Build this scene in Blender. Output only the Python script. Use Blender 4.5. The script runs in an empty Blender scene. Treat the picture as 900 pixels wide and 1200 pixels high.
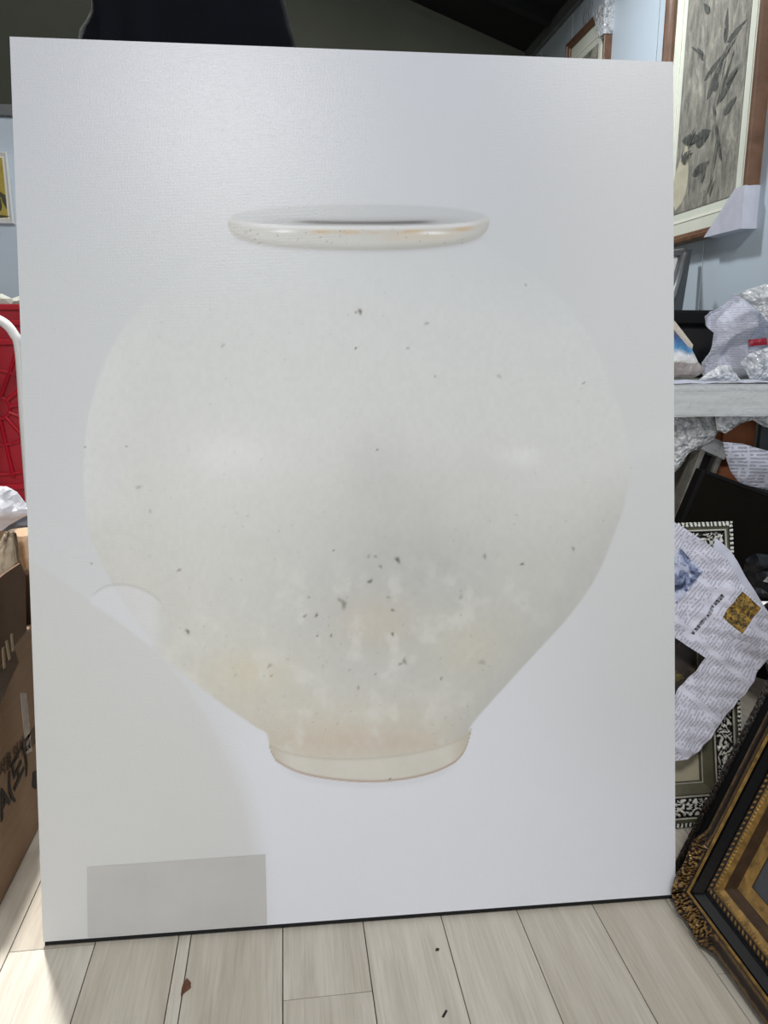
import bpy, bmesh, math, random
import numpy as np
from mathutils import Vector, Matrix, noise
from mathutils.geometry import delaunay_2d_cdt
random.seed(7); rng = np.random.default_rng(7)
SC = bpy.context.scene
COL = SC.collection
PI = math.pi

# ------------------------------------------------------------------ camera
F_PX = 900.0; YAW = 0.128417; PITCH = 0.216779; CAM_H = 0.867118
cam_f = Vector((math.sin(YAW)*math.cos(PITCH), math.cos(YAW)*math.cos(PITCH), -math.sin(PITCH)))
cam_r = Vector((math.cos(YAW), -math.sin(YAW), 0)); cam_u = cam_r.cross(cam_f)
cd = bpy.data.cameras.new('camera'); cam = bpy.data.objects.new('camera', cd); COL.objects.link(cam)
cd.sensor_fit = 'VERTICAL'; cd.sensor_height = 36; cd.lens = 36*F_PX/1200; cd.clip_start = .02
M = Matrix((cam_r, cam_u, -cam_f)).transposed().to_4x4(); M.translation = (0, 0, CAM_H)
cam.matrix_world = M; SC.camera = cam

# ------------------------------------------------------------------ light
SC.view_settings.view_transform = 'Standard'; SC.view_settings.look = 'None'
SC.view_settings.gamma = 1; SC.view_settings.exposure = -0.10
w = bpy.data.worlds.new('world'); SC.world = w; w.use_nodes = True
w.node_tree.nodes['Background'].inputs[0].default_value = (.86, .93, 1, 1)
w.node_tree.nodes['Background'].inputs[1].default_value = 0.17
def area(name, loc, target, sx, sy, power, color=(1, 1, 1), spread=180):
    l = bpy.data.lights.new(name, 'AREA'); l.shape = 'RECTANGLE'; l.size = sx; l.size_y = sy
    l.energy = power; l.color = color; l.spread = math.radians(spread)
    o = bpy.data.objects.new(name, l); COL.objects.link(o); o.location = loc
    o.rotation_euler = (Vector(target)-Vector(loc)).to_track_quat('-Z', 'Y').to_euler(); return o
area('ceiling_lamp_front', (-.43, -1.47, 3.1), (0, .9, .6), .62, .42, 62, (1, .985, .96))
area('front_fill_light', (-.4, -2.6, 1.05), (.1, 1.0, .5), 1.3, 1.9, 36, (.95, .97, 1))  # soft fill added behind the camera, no actual doorway there
area('right_fill_light', (1.05, .15, 2.45), (.9, 1.3, .4), .5, .2, 9, (.97, .98, 1))  # fill added out of view to brighten the right-hand clutter
area('ceiling_lamp_left', (-.65, 2.15, 2.6), (-.45, 1.05, 0), .10, .14, 12, (1, .98, .94), 64)
area('ceiling_lamp_right', (.55, 2.75, 2.45), (.9, 2.4, 0), .14, .14, 20, (.95, .98, 1), 170)

# ------------------------------------------------------------------ helpers
def ray(px, py): return cam_f + cam_r*((px-450)/F_PX) - cam_u*((py-600)/F_PX)
def at(px, py, X=None, Y=None, Z=None, pl=None):
    d = ray(px, py); o = Vector((0, 0, CAM_H))
    if X is not None: t = X/d.x
    elif Y is not None: t = Y/d.y
    elif Z is not None: t = (Z-CAM_H)/d.z
    else: t = (Vector(pl[0])-o).dot(Vector(pl[1]))/d.dot(Vector(pl[1]))
    return o+d*t
def s2l(c):
    c = [x/255 for x in c[:3]]
    return tuple((x/12.92 if x <= .04045 else ((x+.055)/1.055)**2.4) for x in c)+(1,)

class NT:
    def __init__(s, name):
        s.m = bpy.data.materials.new(name); s.m.use_nodes = True; s.t = s.m.node_tree
        s.b = s.t.nodes['Principled BSDF']
    def n(s, typ, **k):
        nd = s.t.nodes.new(typ)
        for a, v in k.items(): setattr(nd, a, v)
        return nd
    def l(s, a, b): s.t.links.new(a, b)
    def val(s, sock, v):
        if hasattr(v, 'is_linked') or isinstance(v, bpy.types.NodeSocket): s.l(v, sock)
        else: sock.default_value = v
    def math(s, op, a, b=0.0, clamp=False):
        nd = s.n('ShaderNodeMath', operation=op); nd.use_clamp = clamp
        s.val(nd.inputs[0], a); s.val(nd.inputs[1], b); return nd.outputs[0]
    def noise(s, vec, scale, detail=3, rough=.55, dist=0):
        nd = s.n('ShaderNodeTexNoise'); nd.inputs['Scale'].default_value = scale
        nd.inputs['Detail'].default_value = detail; nd.inputs['Roughness'].default_value = rough
        nd.inputs['Distortion'].default_value = dist
        if vec is not None: s.l(vec, nd.inputs['Vector'])
        return nd.outputs['Fac']
    def obj(s, scale=(1, 1, 1), rot=(0, 0, 0), src='Object'):
        tc = s.n('ShaderNodeTexCoord'); mp = s.n('ShaderNodeMapping'); s.l(tc.outputs[src], mp.inputs[0])
        mp.inputs['Scale'].default_value = scale; mp.inputs['Rotation'].default_value = rot; return mp.outputs[0]
    def ramp(s, fac, stops):
        r = s.n('ShaderNodeValToRGB'); e = r.color_ramp.elements
        while len(e) < len(stops): e.new(.5)
        for i, (p, c) in enumerate(stops): e[i].position = p; e[i].color = c
        s.l(fac, r.inputs[0]); return r.outputs[0]
    def mix(s, fac, a, b, mode='MIX'):
        nd = s.n('ShaderNodeMix', data_type='RGBA', blend_type=mode)
        s.val(nd.inputs[0], fac); s.val(nd.inputs[6], a); s.val(nd.inputs[7], b); return nd.outputs[2]
    def bump(s, h, strength=.3, dist=.002):
        nd = s.n('ShaderNodeBump'); nd.inputs['Strength'].default_value = strength
        nd.inputs['Distance'].default_value = dist; s.l(h, nd.inputs['Height']); s.l(nd.outputs[0], s.b.inputs['Normal'])
    def attr(s, name): 
        a = s.n('ShaderNodeAttribute', attribute_name=name); return a
    def base(s, c): s.val(s.b.inputs['Base Color'], c)
    def rough(s, r): s.val(s.b.inputs['Roughness'], r)

def mat(name, rgb, rough=.6, metal=0, var=.12, scale=12, bump=.15, stretch=(1, 1, 1), trans=0, spec=.5, alpha=1, bscale=None):
    t = NT(name); c = s2l(rgb); v = t.obj(stretch)
    nz = t.noise(v, scale, 4)
    dark = tuple(x*(1-var) for x in c[:3])+(1,); lite = tuple(min(1, x*(1+var)) for x in c[:3])+(1,)
    t.base(t.ramp(nz, [(.3, dark), (.7, lite)])); t.rough(rough); t.b.inputs['Metallic'].default_value = metal
    t.b.inputs['Specular IOR Level'].default_value = spec
    if trans: t.b.inputs['Transmission Weight'].default_value = trans
    if alpha < 1: t.b.inputs['Alpha'].default_value = alpha
    if bump: t.bump(t.noise(v, bscale or scale*6, 4), bump, .002)
    return t.m

def link(name, me, m=None, parent=None, mw=None, smooth=False):
    if m is not None:
        me.materials.clear()
        for x in (m if isinstance(m, (list, tuple)) else [m]): me.materials.append(x)
    o = bpy.data.objects.new(name, me); COL.objects.link(o)
    if parent is not None: o.parent = parent
    if mw is not None: o.matrix_world = mw
    if smooth and me.polygons: me.polygons.foreach_set('use_smooth', [True]*len(me.polygons))
    return o
def bm_obj(name, bm, m, parent=None, smooth=False, mw=None):
    me = bpy.data.meshes.new(name); bmesh.ops.recalc_face_normals(bm, faces=bm.faces[:]); bm.to_mesh(me); bm.free()
    return link(name, me, m, parent, mw, smooth)
def thing(name, label, cat, loc=(0, 0, 0), mw=None, group=None):
    o = bpy.data.objects.new(name, None); COL.objects.link(o); o.empty_display_size = .05
    if mw is not None: o.matrix_world = mw
    else: o.location = loc
    return tag(o, label, cat, group)
def tag(o, label, cat, group=None):
    o['label'] = label; o['category'] = cat
    if group: o['group'] = group
    return o
def struct(o): o['kind'] = 'structure'; return o
def add_box(bm, lo, hi, bevel=0, M=None):
    r = bmesh.ops.create_cube(bm, size=1); vs = r['verts']
    lo = Vector(lo); hi = Vector(hi); c = (lo+hi)/2; d = hi-lo
    for v in vs: v.co = Vector((v.co.x*d.x, v.co.y*d.y, v.co.z*d.z))+c
    if bevel:
        es = list({e for v in vs for e in v.link_edges})
        rr = bmesh.ops.bevel(bm, geom=es, offset=bevel, segments=2, affect='EDGES', profile=.6); vs = list({v for f in rr['faces'] for v in f.verts}|{v for v in vs if v.is_valid})
    if M is not None:
        for v in vs: v.co = M @ v.co
    return vs
def box(name, lo, hi, m, parent=None, bevel=.002, M=None):
    bm = bmesh.new(); add_box(bm, lo, hi, bevel, M); return bm_obj(name, bm, m, parent)
def tube_bm(bm, pts, r, seg=10, caps=True):
    pts = [Vector(p) for p in pts]; rings = []
    up = Vector((0, 0, 1))
    prev = None
    for i, p in enumerate(pts):
        t = (pts[min(i+1, len(pts)-1)]-pts[max(i-1, 0)]).normalized()
        if prev is None:
            a = t.cross(up if abs(t.z) < .9 else Vector((1, 0, 0))).normalized()
        else: a = (prev-t*prev.dot(t)).normalized()
        prev = a; b = t.cross(a); rr = r[i] if isinstance(r, (list, tuple)) else r
        rings.append([bm.verts.new(p+(a*math.cos(2*PI*k/seg)+b*math.sin(2*PI*k/seg))*rr) for k in range(seg)])
    for i in range(len(rings)-1):
        for k in range(seg): bm.faces.new((rings[i][k], rings[i][(k+1) % seg], rings[i+1][(k+1) % seg], rings[i+1][k]))
    if caps: bm.faces.new(rings[0][::-1]); bm.faces.new(rings[-1])
def smooth_pts(P, n=8):
    P = [Vector(p) for p in P]; out = []
    for i in range(len(P)-1):
        a, b, c, d = P[max(i-1, 0)], P[i], P[i+1], P[min(i+2, len(P)-1)]
        for k in range(n):
            t = k/n; out.append(.5*((2*b)+(c-a)*t+(2*a-5*b+4*c-d)*t*t+(3*b-3*c+d-a)*t**3))
    out.append(P[-1]); return out
def tri(x): x = x-math.floor(x); return abs(2*x-1)*2-1
class Crumple:
    def __init__(s, seed, k, n=6):
        r = random.Random(seed); s.w = []
        for i in range(n):
            d = Vector((r.gauss(0, 1), r.gauss(0, 1), r.gauss(0, 1))).normalized()
            s.w.append((d*k*r.uniform(.5, 1.9), r.random()))
    def __call__(s, p):
        q = Vector(p)+noise.noise_vector(Vector(p)*9)*.01
        return sum(tri(q.dot(d)+ph)/(d.length) for d, ph in s.w)/len(s.w)*s.w[0][0].length

# ------------------------------------------------------------------ materials
def wood_floor_mat():
    t = NT('greywashed_oak'); v = t.obj((1, 1, 1)); oi = t.n('ShaderNodeObjectInfo')
    off = t.n('ShaderNodeVectorMath', operation='ADD'); t.l(v, off.inputs[0])
    cmb = t.n('ShaderNodeCombineXYZ'); sc = t.math('MULTIPLY', oi.outputs['Random'], 37.0)
    t.l(sc, cmb.inputs[0]); t.l(sc, cmb.inputs[1]); t.l(cmb.outputs[0], off.inputs[1])
    mp = t.n('ShaderNodeMapping'); t.l(off.outputs[0], mp.inputs[0]); mp.inputs['Scale'].default_value = (60, 2.2, 1)
    g1 = t.noise(mp.outputs[0], 4, 5, .65, .6)
    mp2 = t.n('ShaderNodeMapping'); t.l(off.outputs[0], mp2.inputs[0]); mp2.inputs['Scale'].default_value = (9, 1.0, 1)
    g2 = t.noise(mp2.outputs[0], 2.2, 3, .5, 1.5)
    c = t.ramp(g1, [(.25, s2l((182, 174, 161))), (.5, s2l((206, 199, 188))), (.75, s2l((220, 214, 204)))])
    c = t.mix(.35, c, t.ramp(g2, [(.35, s2l((180, 171, 158))), (.65, s2l((224, 219, 210)))]))
    rnd = t.ramp(oi.outputs['Random'], [(0, s2l((232, 229, 223))), (1, s2l((255, 255, 252)))])
    t.base(t.mix(1, c, rnd, 'MULTIPLY')); t.rough(.42); t.bump(g1, .25, .0006); return t.m
M_FLOOR = wood_floor_mat()
M_GAP = mat('dark_joint', (46, 42, 36), .9, bump=0)
def panel_mat():
    t = NT('pale_blue_panel_paint'); v = t.obj(); nz = t.noise(v, 1.3, 3)
    t.base(t.ramp(nz, [(.3, s2l((192, 206, 218))), (.7, s2l((202, 214, 225)))]))
    t.rough(.45); t.bump(t.noise(v, 180, 2), .05, .001); return t.m
M_WALL = panel_mat()
M_OLIVE = mat('dark_olive_wall_paint', (100, 103, 90), .9, var=.15, scale=1.5, bump=.05)
M_BLACK_CEIL = mat('black_ceiling_sheet', (17, 18, 19), .9, bump=.1)
M_GREYTRIM = mat('grey_metal_trim', (104, 108, 108), .55, bump=.05)
def wood_mat(name, a, b, rough=.45, st=(2, 40, 40)):
    t = NT(name); v = t.obj(st); g = t.noise(v, 2.5, 5, .6, .5)
    t.base(t.ramp(g, [(.3, s2l(a)), (.7, s2l(b))])); t.rough(rough); t.bump(g, .2, .0008); return t.m
M_BROWN = wood_mat('brown_frame_wood', (96, 66, 46), (124, 92, 70), .4, (6, 6, 6))
M_CREAM = mat('cream_mat_board', (224, 228, 214), .8, var=.03, bump=.05)
M_CREAM2 = mat('cream_bevel', (240, 240, 226), .7, var=.02, bump=0)
M_WRAP = mat('white_foam_wrap', (206, 208, 222), .5, var=.06, scale=30, bump=.35)
M_WHITE = mat('white_lacquer', (226, 228, 228), .35, var=.03, bump=.04)
M_BLACKP = mat('matt_black_paint', (15, 14, 15), .6, spec=.2, var=.2, bump=.1)
M_DKGREY = mat('dark_grey_board', (72, 78, 82), .6, var=.1)
M_STEEL = mat('grey_metal', (150, 152, 154), .35, metal=.6, var=.1)
M_GREYFRAME = mat('weathered_grey_moulding', (126, 124, 118), .4, metal=.25, var=.25, scale=40, bump=.3)
M_DARKMET = mat('dark_moulding', (44, 42, 40), .3, metal=.3, var=.3, scale=30)
M_CARD = mat('brown_cardboard', (148, 122, 98), .85, var=.08, scale=8, bump=.12, stretch=(1, 1, 12))
M_CARDIN = mat('dark_cardboard_inside', (104, 82, 64), .9, var=.15)
M_PEACH = mat('peach_board', (222, 190, 158), .8, var=.08, scale=20)
M_TAPE = mat('brown_packing_tape', (66, 50, 38), .2, var=.3, scale=60, bump=.4, stretch=(1, 6, 1))
M_RED = mat('red_plastic', (176, 12, 36), .35, var=.08, bump=.06)
M_REDD = mat('red_plastic_recess', (168, 12, 34), .4, var=.08, bump=.06)
M_INK = mat('black_marker_ink', (22, 20, 20), .7, bump=0)
M_PLY = mat('bare_plywood', (170, 140, 104), .7, var=.12, stretch=(1, 8, 1))
M_BLACKBAG = mat('black_plastic_film', (26, 28, 32), .2, var=.2)
def bubble_mat():
    t = NT('bubble_wrap_film'); v = t.obj(); vo = t.n('ShaderNodeTexVoronoi'); vo.inputs['Scale'].default_value = 115
    t.l(v, vo.inputs['Vector']); t.base(t.ramp(t.noise(v, 60, 4), [(.38, s2l((176, 181, 186))), (.56, s2l((244, 247, 250)))]))
    t.rough(.12); t.b.inputs['Alpha'].default_value = .8; t.b.inputs['Specular IOR Level'].default_value = .9
    t.bump(vo.outputs['Distance'], 1, .006); return t.m
M_BUBBLE = bubble_mat()
def film_mat():
    t = NT('clear_wrapping_film'); t.base((.9, .92, .95, 1)); t.rough(.1); t.b.inputs['Alpha'].default_value = .35
    v = t.obj(); t.bump(t.noise(v, 45, 3, .6, 1), .8, .006); return t.m
M_FILM = film_mat()
M_BAG = mat('white_plastic_bag_film', (224, 226, 236), .25, var=.05, bump=.1)

def newsprint(name, col=(206, 207, 220), pitch=.0062, pics=(), ink=.85, cols=.055, margins=()):
    """text lines from UV (metres): u runs along the line, v across the lines"""
    t = NT(name); tc = t.n('ShaderNodeTexCoord'); sp = t.n('ShaderNodeSeparateXYZ'); t.l(tc.outputs['UV'], sp.inputs[0])
    u, v = sp.outputs[0], sp.outputs[1]
    lv = t.math('FRACT', t.math('DIVIDE', v, pitch)); line = t.math('MULTIPLY', t.math('GREATER_THAN', lv, .22), t.math('LESS_THAN', lv, .8))
    cell = t.n('ShaderNodeCombineXYZ')
    t.l(t.math('FLOOR', t.math('DIVIDE', u, pitch*.75)), cell.inputs[0]); t.l(t.math('FLOOR', t.math('DIVIDE', v, pitch)), cell.inputs[1])
    wn = t.n('ShaderNodeTexWhiteNoise', noise_dimensions='2D'); t.l(cell.outputs[0], wn.inputs[0])
    word = t.math('GREATER_THAN', wn.outputs[0], .2)
    gl = t.n('ShaderNodeCombineXYZ'); t.l(t.math('MULTIPLY', u, 900/ .75), gl.inputs[0]); t.l(t.math('MULTIPLY', v, 620), gl.inputs[1])
    gn = t.noise(gl.outputs[0], 1, 2, .7); glyph = t.math('GREATER_THAN', gn, .5)
    cu = t.math('FRACT', t.math('DIVIDE', u, cols)); colm = t.math('MULTIPLY', t.math('GREATER_THAN', cu, .07), t.math('LESS_THAN', cu, .96))
    k = t.math('MULTIPLY', t.math('MULTIPLY', line, word), t.math('MULTIPLY', glyph, colm))
    for (u0, u1, v0, v1) in margins:
        r = t.math('MULTIPLY', t.math('MULTIPLY', t.math('GREATER_THAN', u, u0), t.math('LESS_THAN', u, u1)), t.math('MULTIPLY', t.math('GREATER_THAN', v, v0), t.math('LESS_THAN', v, v1)))
        k = t.math('MULTIPLY', k, t.math('SUBTRACT', 1.0, r))
    paper = t.ramp(t.noise(tc.outputs['Object'], 25, 3), [(.3, s2l([x*.95 for x in col])), (.7, s2l(col))])
    c = t.mix(t.math('MULTIPLY', k, ink), paper, s2l((48, 46, 54)))
    for (u0, u1, v0, v1, stops, sc) in pics:
        r = t.math('MULTIPLY', t.math('MULTIPLY', t.math('GREATER_THAN', u, u0), t.math('LESS_THAN', u, u1)), t.math('MULTIPLY', t.math('GREATER_THAN', v, v0), t.math('LESS_THAN', v, v1)))
        n2 = t.noise(tc.outputs['UV'], sc, 4, .65, .8)
        c = t.mix(r, c, t.ramp(n2, [(p, s2l(q)) for p, q in stops]))
    t.base(c); t.rough(.75); t.bump(t.noise(tc.outputs['Object'], 70, 3), .25, .003); return t.m

# ------------------------------------------------------------------ the room
floor = struct(box('floor', (-2.4, -1.6, -.06), (1.45, 4.5, -.008), M_GAP, bevel=0))
xs = [-2.22+.12*i for i in range(16)]           # up to -.42
edges = [x for x in xs]+[-.299, -.178, -.160, -.024, .098, .219, .339, .461, .582, .703, .824, .945, 1.066, 1.187, 1.308, 1.36]
ends_of = {(-.024): .881, (-.42): 1.015}
plank_cache = {}
for i in range(len(edges)-1):
    x0, x1 = edges[i], edges[i+1]
    if x1 < -1.6: continue
    first = .881 if abs(x0+.024) < .01 else (1.017 if abs(x0+.42) < .01 else (1.0+((i*.377) % .92)))
    if abs(x0+.178) < .01 or abs(x0+.16) < .01 or abs(x0+.299) < .02 or x0 in (.098, .219, .339, .461): first = 1.3+((i*.377) % .4)
    y = first-.92*2
    while y < 4.4:
        y0, y1 = max(y, -1.0), min(y+.92, 4.38)
        if y1-y0 > .05:
            w_, l_ = round(x1-x0, 3), round(y1-y0, 3)
            if (w_, l_) not in plank_cache:
                bm = bmesh.new(); g = .0007
                add_box(bm, (g, g, -.008), (w_-g, l_-g, 0), .0004)
                me = bpy.data.meshes.new('floor_plank'); bm.to_mesh(me); bm.free(); me.materials.append(M_FLOOR); plank_cache[(w_, l_)] = me
            o = bpy.data.objects.new('floor_plank', plank_cache[(w_, l_)]); COL.objects.link(o); o.location = (x0, y0, 0); o.parent = floor
        y += .92
XW = 1.36
wr = struct(box('wall_right', (XW, -1.6, 0), (XW+.08, 4.5, 2.36), M_GREYTRIM, bevel=0))
y = 2.434-.436*9
while y < 4.4:
    o = box('wall_panel', (XW-.012, y+.0025, .002), (XW-.0005, min(y+.436, 4.398)-.0025, 2.33), M_WALL, wr, bevel=.0015); y += .436
struct(box('trim_1', (XW-.035, -1.5, 2.33), (XW-.0125, 4.39, 2.415), M_GREYTRIM))
wb = struct(box('wall_back', (-2.4, 4.4, 0), (1.45, 4.5, 4.2), M_OLIVE, bevel=0))
struct(box('wall_left', (-2.4, 1.0, 0), (-2.3, 4.4, 4.2), M_OLIVE, bevel=0))
# low partition of pale panels on the left
PY = 3.0
zt = at(8, 126, Y=PY).z
pw = struct(box('wall_middle', (-2.29, PY, 0), (-.55, PY+.06, zt-.03), M_WALL, bevel=.002))
struct(box('trim_2', (-2.29, PY-.02, zt-.0295), (-.53, PY+.08, zt+.006), M_GREYTRIM))
# sloping black ceiling: falls to the right wall, meets the back wall on the slanted line of the photo
bm = bmesh.new()
a = at(480, 0, Y=4.4); b = at(612, 60, Y=4.4); sl = (a.z-b.z)/(b.x-a.x)
zr = b.z-sl*(1.45-b.x)
zl = b.z+sl*(b.x+2.4)
vs = []
for yy in (1.0, 4.5):
    for (x, z) in ((-2.4, zl), (1.45, zr), (1.45, zr+.05), (-2.4, zl+.05)): vs.append(bm.verts.new((x, yy, z)))
for f in ((0, 1, 2, 3), (7, 6, 5, 4), (0, 4, 5, 1), (1, 5, 6, 2), (2, 6, 7, 3), (3, 7, 4, 0)): bm.faces.new([vs[i] for i in f])
ceil = struct(bm_obj('ceiling', bm, M_BLACK_CEIL))
for k in range(6):
    yy = 1.4+k*.5
    Mr = Matrix.Translation((0, yy, 0)) @ Matrix.Shear('XY', 4, (0, 0)) if False else Matrix.Translation((-2.38, yy, zl-.05)) @ Matrix.Rotation(math.atan(sl), 4, 'Y')
    box('ceiling_rafter', (0, 0, -.01), (3.9, .05, .045), M_BLACK_CEIL, ceil, .004, Mr)

# ------------------------------------------------------------------ the large painting of a white jar
def painting_colours(PX, PY_, cu, cv):
    """pigment of the painting (sRGB 0..255) as a function of where the motif lies on the canvas"""
    def ip(x, xs_, ys_):
        P = smooth_pts([(a, b, 0) for a, b in zip(xs_, ys_)], 10); return np.interp(x, [p.x for p in P], [p.y for p in P])
    def ss(x, a, b): t = np.clip((x-a)/(b-a), 0, 1); return t*t*(3-2*t)
    def blend(c, col, m): return c+(np.array(col)[None, :]-c)*m[:, None]
    def lat(x, y, sx, sy, seed):
        r = np.random.default_rng(seed); G = r.random((64, 64)); gx = x/sx; gy = y/sy
        ix = np.floor(gx).astype(int); iy = np.floor(gy).astype(int); fx = gx-ix; fy = gy-iy
        fx = fx*fx*(3-2*fx); fy = fy*fy*(3-2*fy); g = lambda i, j: G[i % 64, j % 64]
        return (g(ix, iy)*(1-fx)+g(ix+1, iy)*fx)*(1-fy)+(g(ix, iy+1)*(1-fx)+g(ix+1, iy+1)*fx)*fy
    def fbm(x, y, s, seed): return sum(lat(x, y, s/2**i, s/2**i, seed+i)*.5**i for i in range(4))/1.875
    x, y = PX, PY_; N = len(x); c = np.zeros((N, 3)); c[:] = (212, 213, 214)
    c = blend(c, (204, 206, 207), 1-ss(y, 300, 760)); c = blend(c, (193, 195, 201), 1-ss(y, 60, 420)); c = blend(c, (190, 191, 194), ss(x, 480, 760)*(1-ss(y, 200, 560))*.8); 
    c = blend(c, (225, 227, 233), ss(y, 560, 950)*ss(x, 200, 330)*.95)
    # slightly darker, warmer zone at lower left, its soft slanting edge
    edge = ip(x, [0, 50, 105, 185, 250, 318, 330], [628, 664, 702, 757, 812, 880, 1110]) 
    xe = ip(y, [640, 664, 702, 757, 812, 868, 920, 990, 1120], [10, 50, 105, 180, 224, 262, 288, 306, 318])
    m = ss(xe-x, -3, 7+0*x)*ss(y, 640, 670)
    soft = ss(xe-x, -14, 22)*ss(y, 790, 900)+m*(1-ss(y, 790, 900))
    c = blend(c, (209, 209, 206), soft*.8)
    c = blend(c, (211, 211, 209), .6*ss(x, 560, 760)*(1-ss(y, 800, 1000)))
    # jar body
    ys_ = [268, 285, 300, 322, 350, 385, 430, 480, 530, 580, 630, 680, 725, 770, 815, 850, 863, 900]
    L_ = [292, 282, 246, 206, 172, 142, 118, 104, 98, 98, 106, 130, 157, 192, 246, 296, 313, 313]
    R_ = [548, 566, 592, 628, 660, 688, 711, 728, 737, 735, 719, 697, 665, 624, 583, 553, 553, 553]
    l = ip(y, ys_, L_); r = ip(y, ys_, R_)
    wl = 3+14*(1-ss(y, 330, 480))*0+3*ss(500-y, 0, 60); 
    body = ss(x-l, -1.5, wl)*ss(r-x, -1.5, wl)*ss(y, 272, 288)*(1-ss(y, 892, 897))
    yb = 863-(x-314)*.0586+31*np.sqrt(np.clip(1-((x-433)/120.5)**2, 0, 1))
    body = body*(1-ss(y-yb, .5, 2.5))
    fy = ss(y, 560, 880); fx = (x-(l+r)/2)/np.maximum(r-l, 1)*2
    bc = np.zeros((N, 3)); bc[:] = (206, 208, 207); bc = blend(bc, (213, 213, 210), ss(y, 300, 560))
    bc = blend(bc, (208, 207, 200), ss(y, 480, 700))
    n1 = fbm(x, y, 150, 3); n2 = fbm(x, y, 60, 11); n3 = fbm(x, y, 22, 21)
    g = np.exp(-(((x-470)/125)**2+((y-690)/115)**2)); bc = blend(bc, (184, 184, 180), np.clip(g*(.35+.9*n2), 0, .85))
    g = np.exp(-(((x-440)/40)**2+((y-570)/60)**2)); bc = blend(bc, (186, 186, 182), g*.35)
    g = np.exp(-(((x-350)/60)**2+((y-650)/60)**2)); bc = blend(bc, (196, 195, 190), g*.35)
    g = np.exp(-(((x-290)/60)**2+((y-790)/32)**2)); bc = blend(bc, (214, 206, 184), g*.75)
    g = np.exp(-(((x-560)/60)**2+((y-760)/40)**2)); bc = blend(bc, (210, 204, 186), g*.6)
    g = ss(y, 780, 870); bc = blend(bc, (205, 197, 180), g*(.35+.6*n2))
    g = np.exp(-(((x-420)/110)**2+((y-868)/14)**2)); bc = blend(bc, (200, 184, 168), g*.55)
    g = np.exp(-(((x-440)/45)**2+((y-730)/34)**2)); bc = blend(bc, (204, 194, 176), g*.6)
    g = ss(y, 640, 700)*ss(n3, .55, .8); bc = blend(bc, (217, 215, 208), g*.5)
    g = ss(fx, .55, 1.0)*ss(y, 560, 660); bc = blend(bc, (192, 191, 186), g*.55)
    g = ss(fx, .80, 1.02)*ss(y, 520, 620); bc = blend(bc, (190, 190, 186), g*.4)
    g = ss(-fx, .75, 1.0)*ss(y, 330, 480)*(1-ss(y, 560, 640)); bc = blend(bc, (219, 220, 219), g*.7)
    for (hx, hy, sx, sy) in ((268, 535, 45, 26), (612, 535, 22, 12)):
        bc = blend(bc, (223, 223, 221), np.exp(-(((x-hx)/sx)**2+((y-hy)/sy)**2))*.8)
    n4 = lat(x, y, 4.5, 6, 77); bc += ((n4-.5)*4)[:, None]; bc += ((n1-.5)*5+(n2-.5)*5+(n3-.5)*4)[:, None]*(.35+.75*ss(y, 480, 740))[:, None]
    c = c+(bc-c)*(body*(.22+.78*ss(y+abs(fx)*-30, 270, 380)))[:, None]
    # faint drawn line of the contour, upper left and lower right
    dl = np.abs(x-l-1.2); c = blend(c, (196, 197, 196), np.exp(-(dl/1.5)**2)*ss(y, 640, 700)*(1-ss(y, 700, 715))*.5)
    # white patch on the left contour
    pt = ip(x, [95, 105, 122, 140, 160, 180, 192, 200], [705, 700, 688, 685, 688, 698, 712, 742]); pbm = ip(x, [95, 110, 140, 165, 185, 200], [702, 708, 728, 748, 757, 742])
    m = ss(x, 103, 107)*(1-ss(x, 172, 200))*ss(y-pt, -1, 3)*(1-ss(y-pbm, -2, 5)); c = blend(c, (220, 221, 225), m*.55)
    line = np.exp(-((y-pt)/1.3)**2)*ss(x, 105, 112)*(1-ss(x, 186, 196)); c = blend(c, (178, 176, 172), line*.45)
    # upper right slanting band
    yb2 = 590-(x-590)*.33; m = np.exp(-((y-yb2+14)/17)**2)*ss(x, 560, 650); c = blend(c, (215, 215, 213), m*.4)
    # foot ring
    fl = ip(y, [862, 880, 893, 905, 912], [315, 319, 326, 347, 372]); fr = ip(y, [855, 868, 885, 896, 908], [551, 550, 541, 526, 492])
    bot = ip(x, [314, 317, 321, 326, 350, 385, 430, 470, 505, 530, 541, 547, 551, 553.5], [866, 880, 888, 894, 906, 913.5, 917, 914.5, 907, 896, 886, 875, 862, 851])
    m = ss(y-yb, 0, 1.5)*(1-ss(y-bot, -1.2, .8))*ss(x-313.5, 0, 2)*ss(554-x, 0, 2)
    fc = np.zeros((N, 3)); fc[:] = (212, 208, 198); fc += ((n3-.5)*10)[:, None]
    fc = blend(fc, (196, 188, 172), ss(np.abs(x-432)/118, .75, 1)); fc = blend(fc, (190, 182, 166), np.exp(-((y-yb-1)/2.2)**2)*.7)
    fc = blend(fc, (166, 140, 122), np.exp(-((y-bot+1)/1.6)**2)*.8)
    c = c+(fc-c)*m[:, None]
    c = blend(c, (196, 196, 200), np.exp(-((y-bot-3)/4)**2)*ss(x, 320, 350)*(1-ss(x, 515, 548))*ss(y-bot, 0, 1)*.25)
    # rim
    far = ip(x, [266, 270, 285, 320, 370, 420, 480, 530, 560, 570, 575], [259, 252, 246.5, 241.5, 238.5, 237.5, 238.5, 242, 247, 251, 258])
    lip = ip(x, [266, 270, 285, 310, 350, 420, 490, 530, 555, 568, 575], [258, 256, 260, 262.5, 264.3, 265, 264.3, 262.5, 260, 256, 256])
    low = ip(x, [266, 269, 274, 285, 310, 350, 420, 480, 530, 556, 569, 575], [259, 269, 276, 281.5, 287, 291.5, 293.5, 292.5, 287.5, 281, 272, 258])
    inx = ss(x, 265.5, 268)*(1-ss(x, 572, 575))
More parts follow.
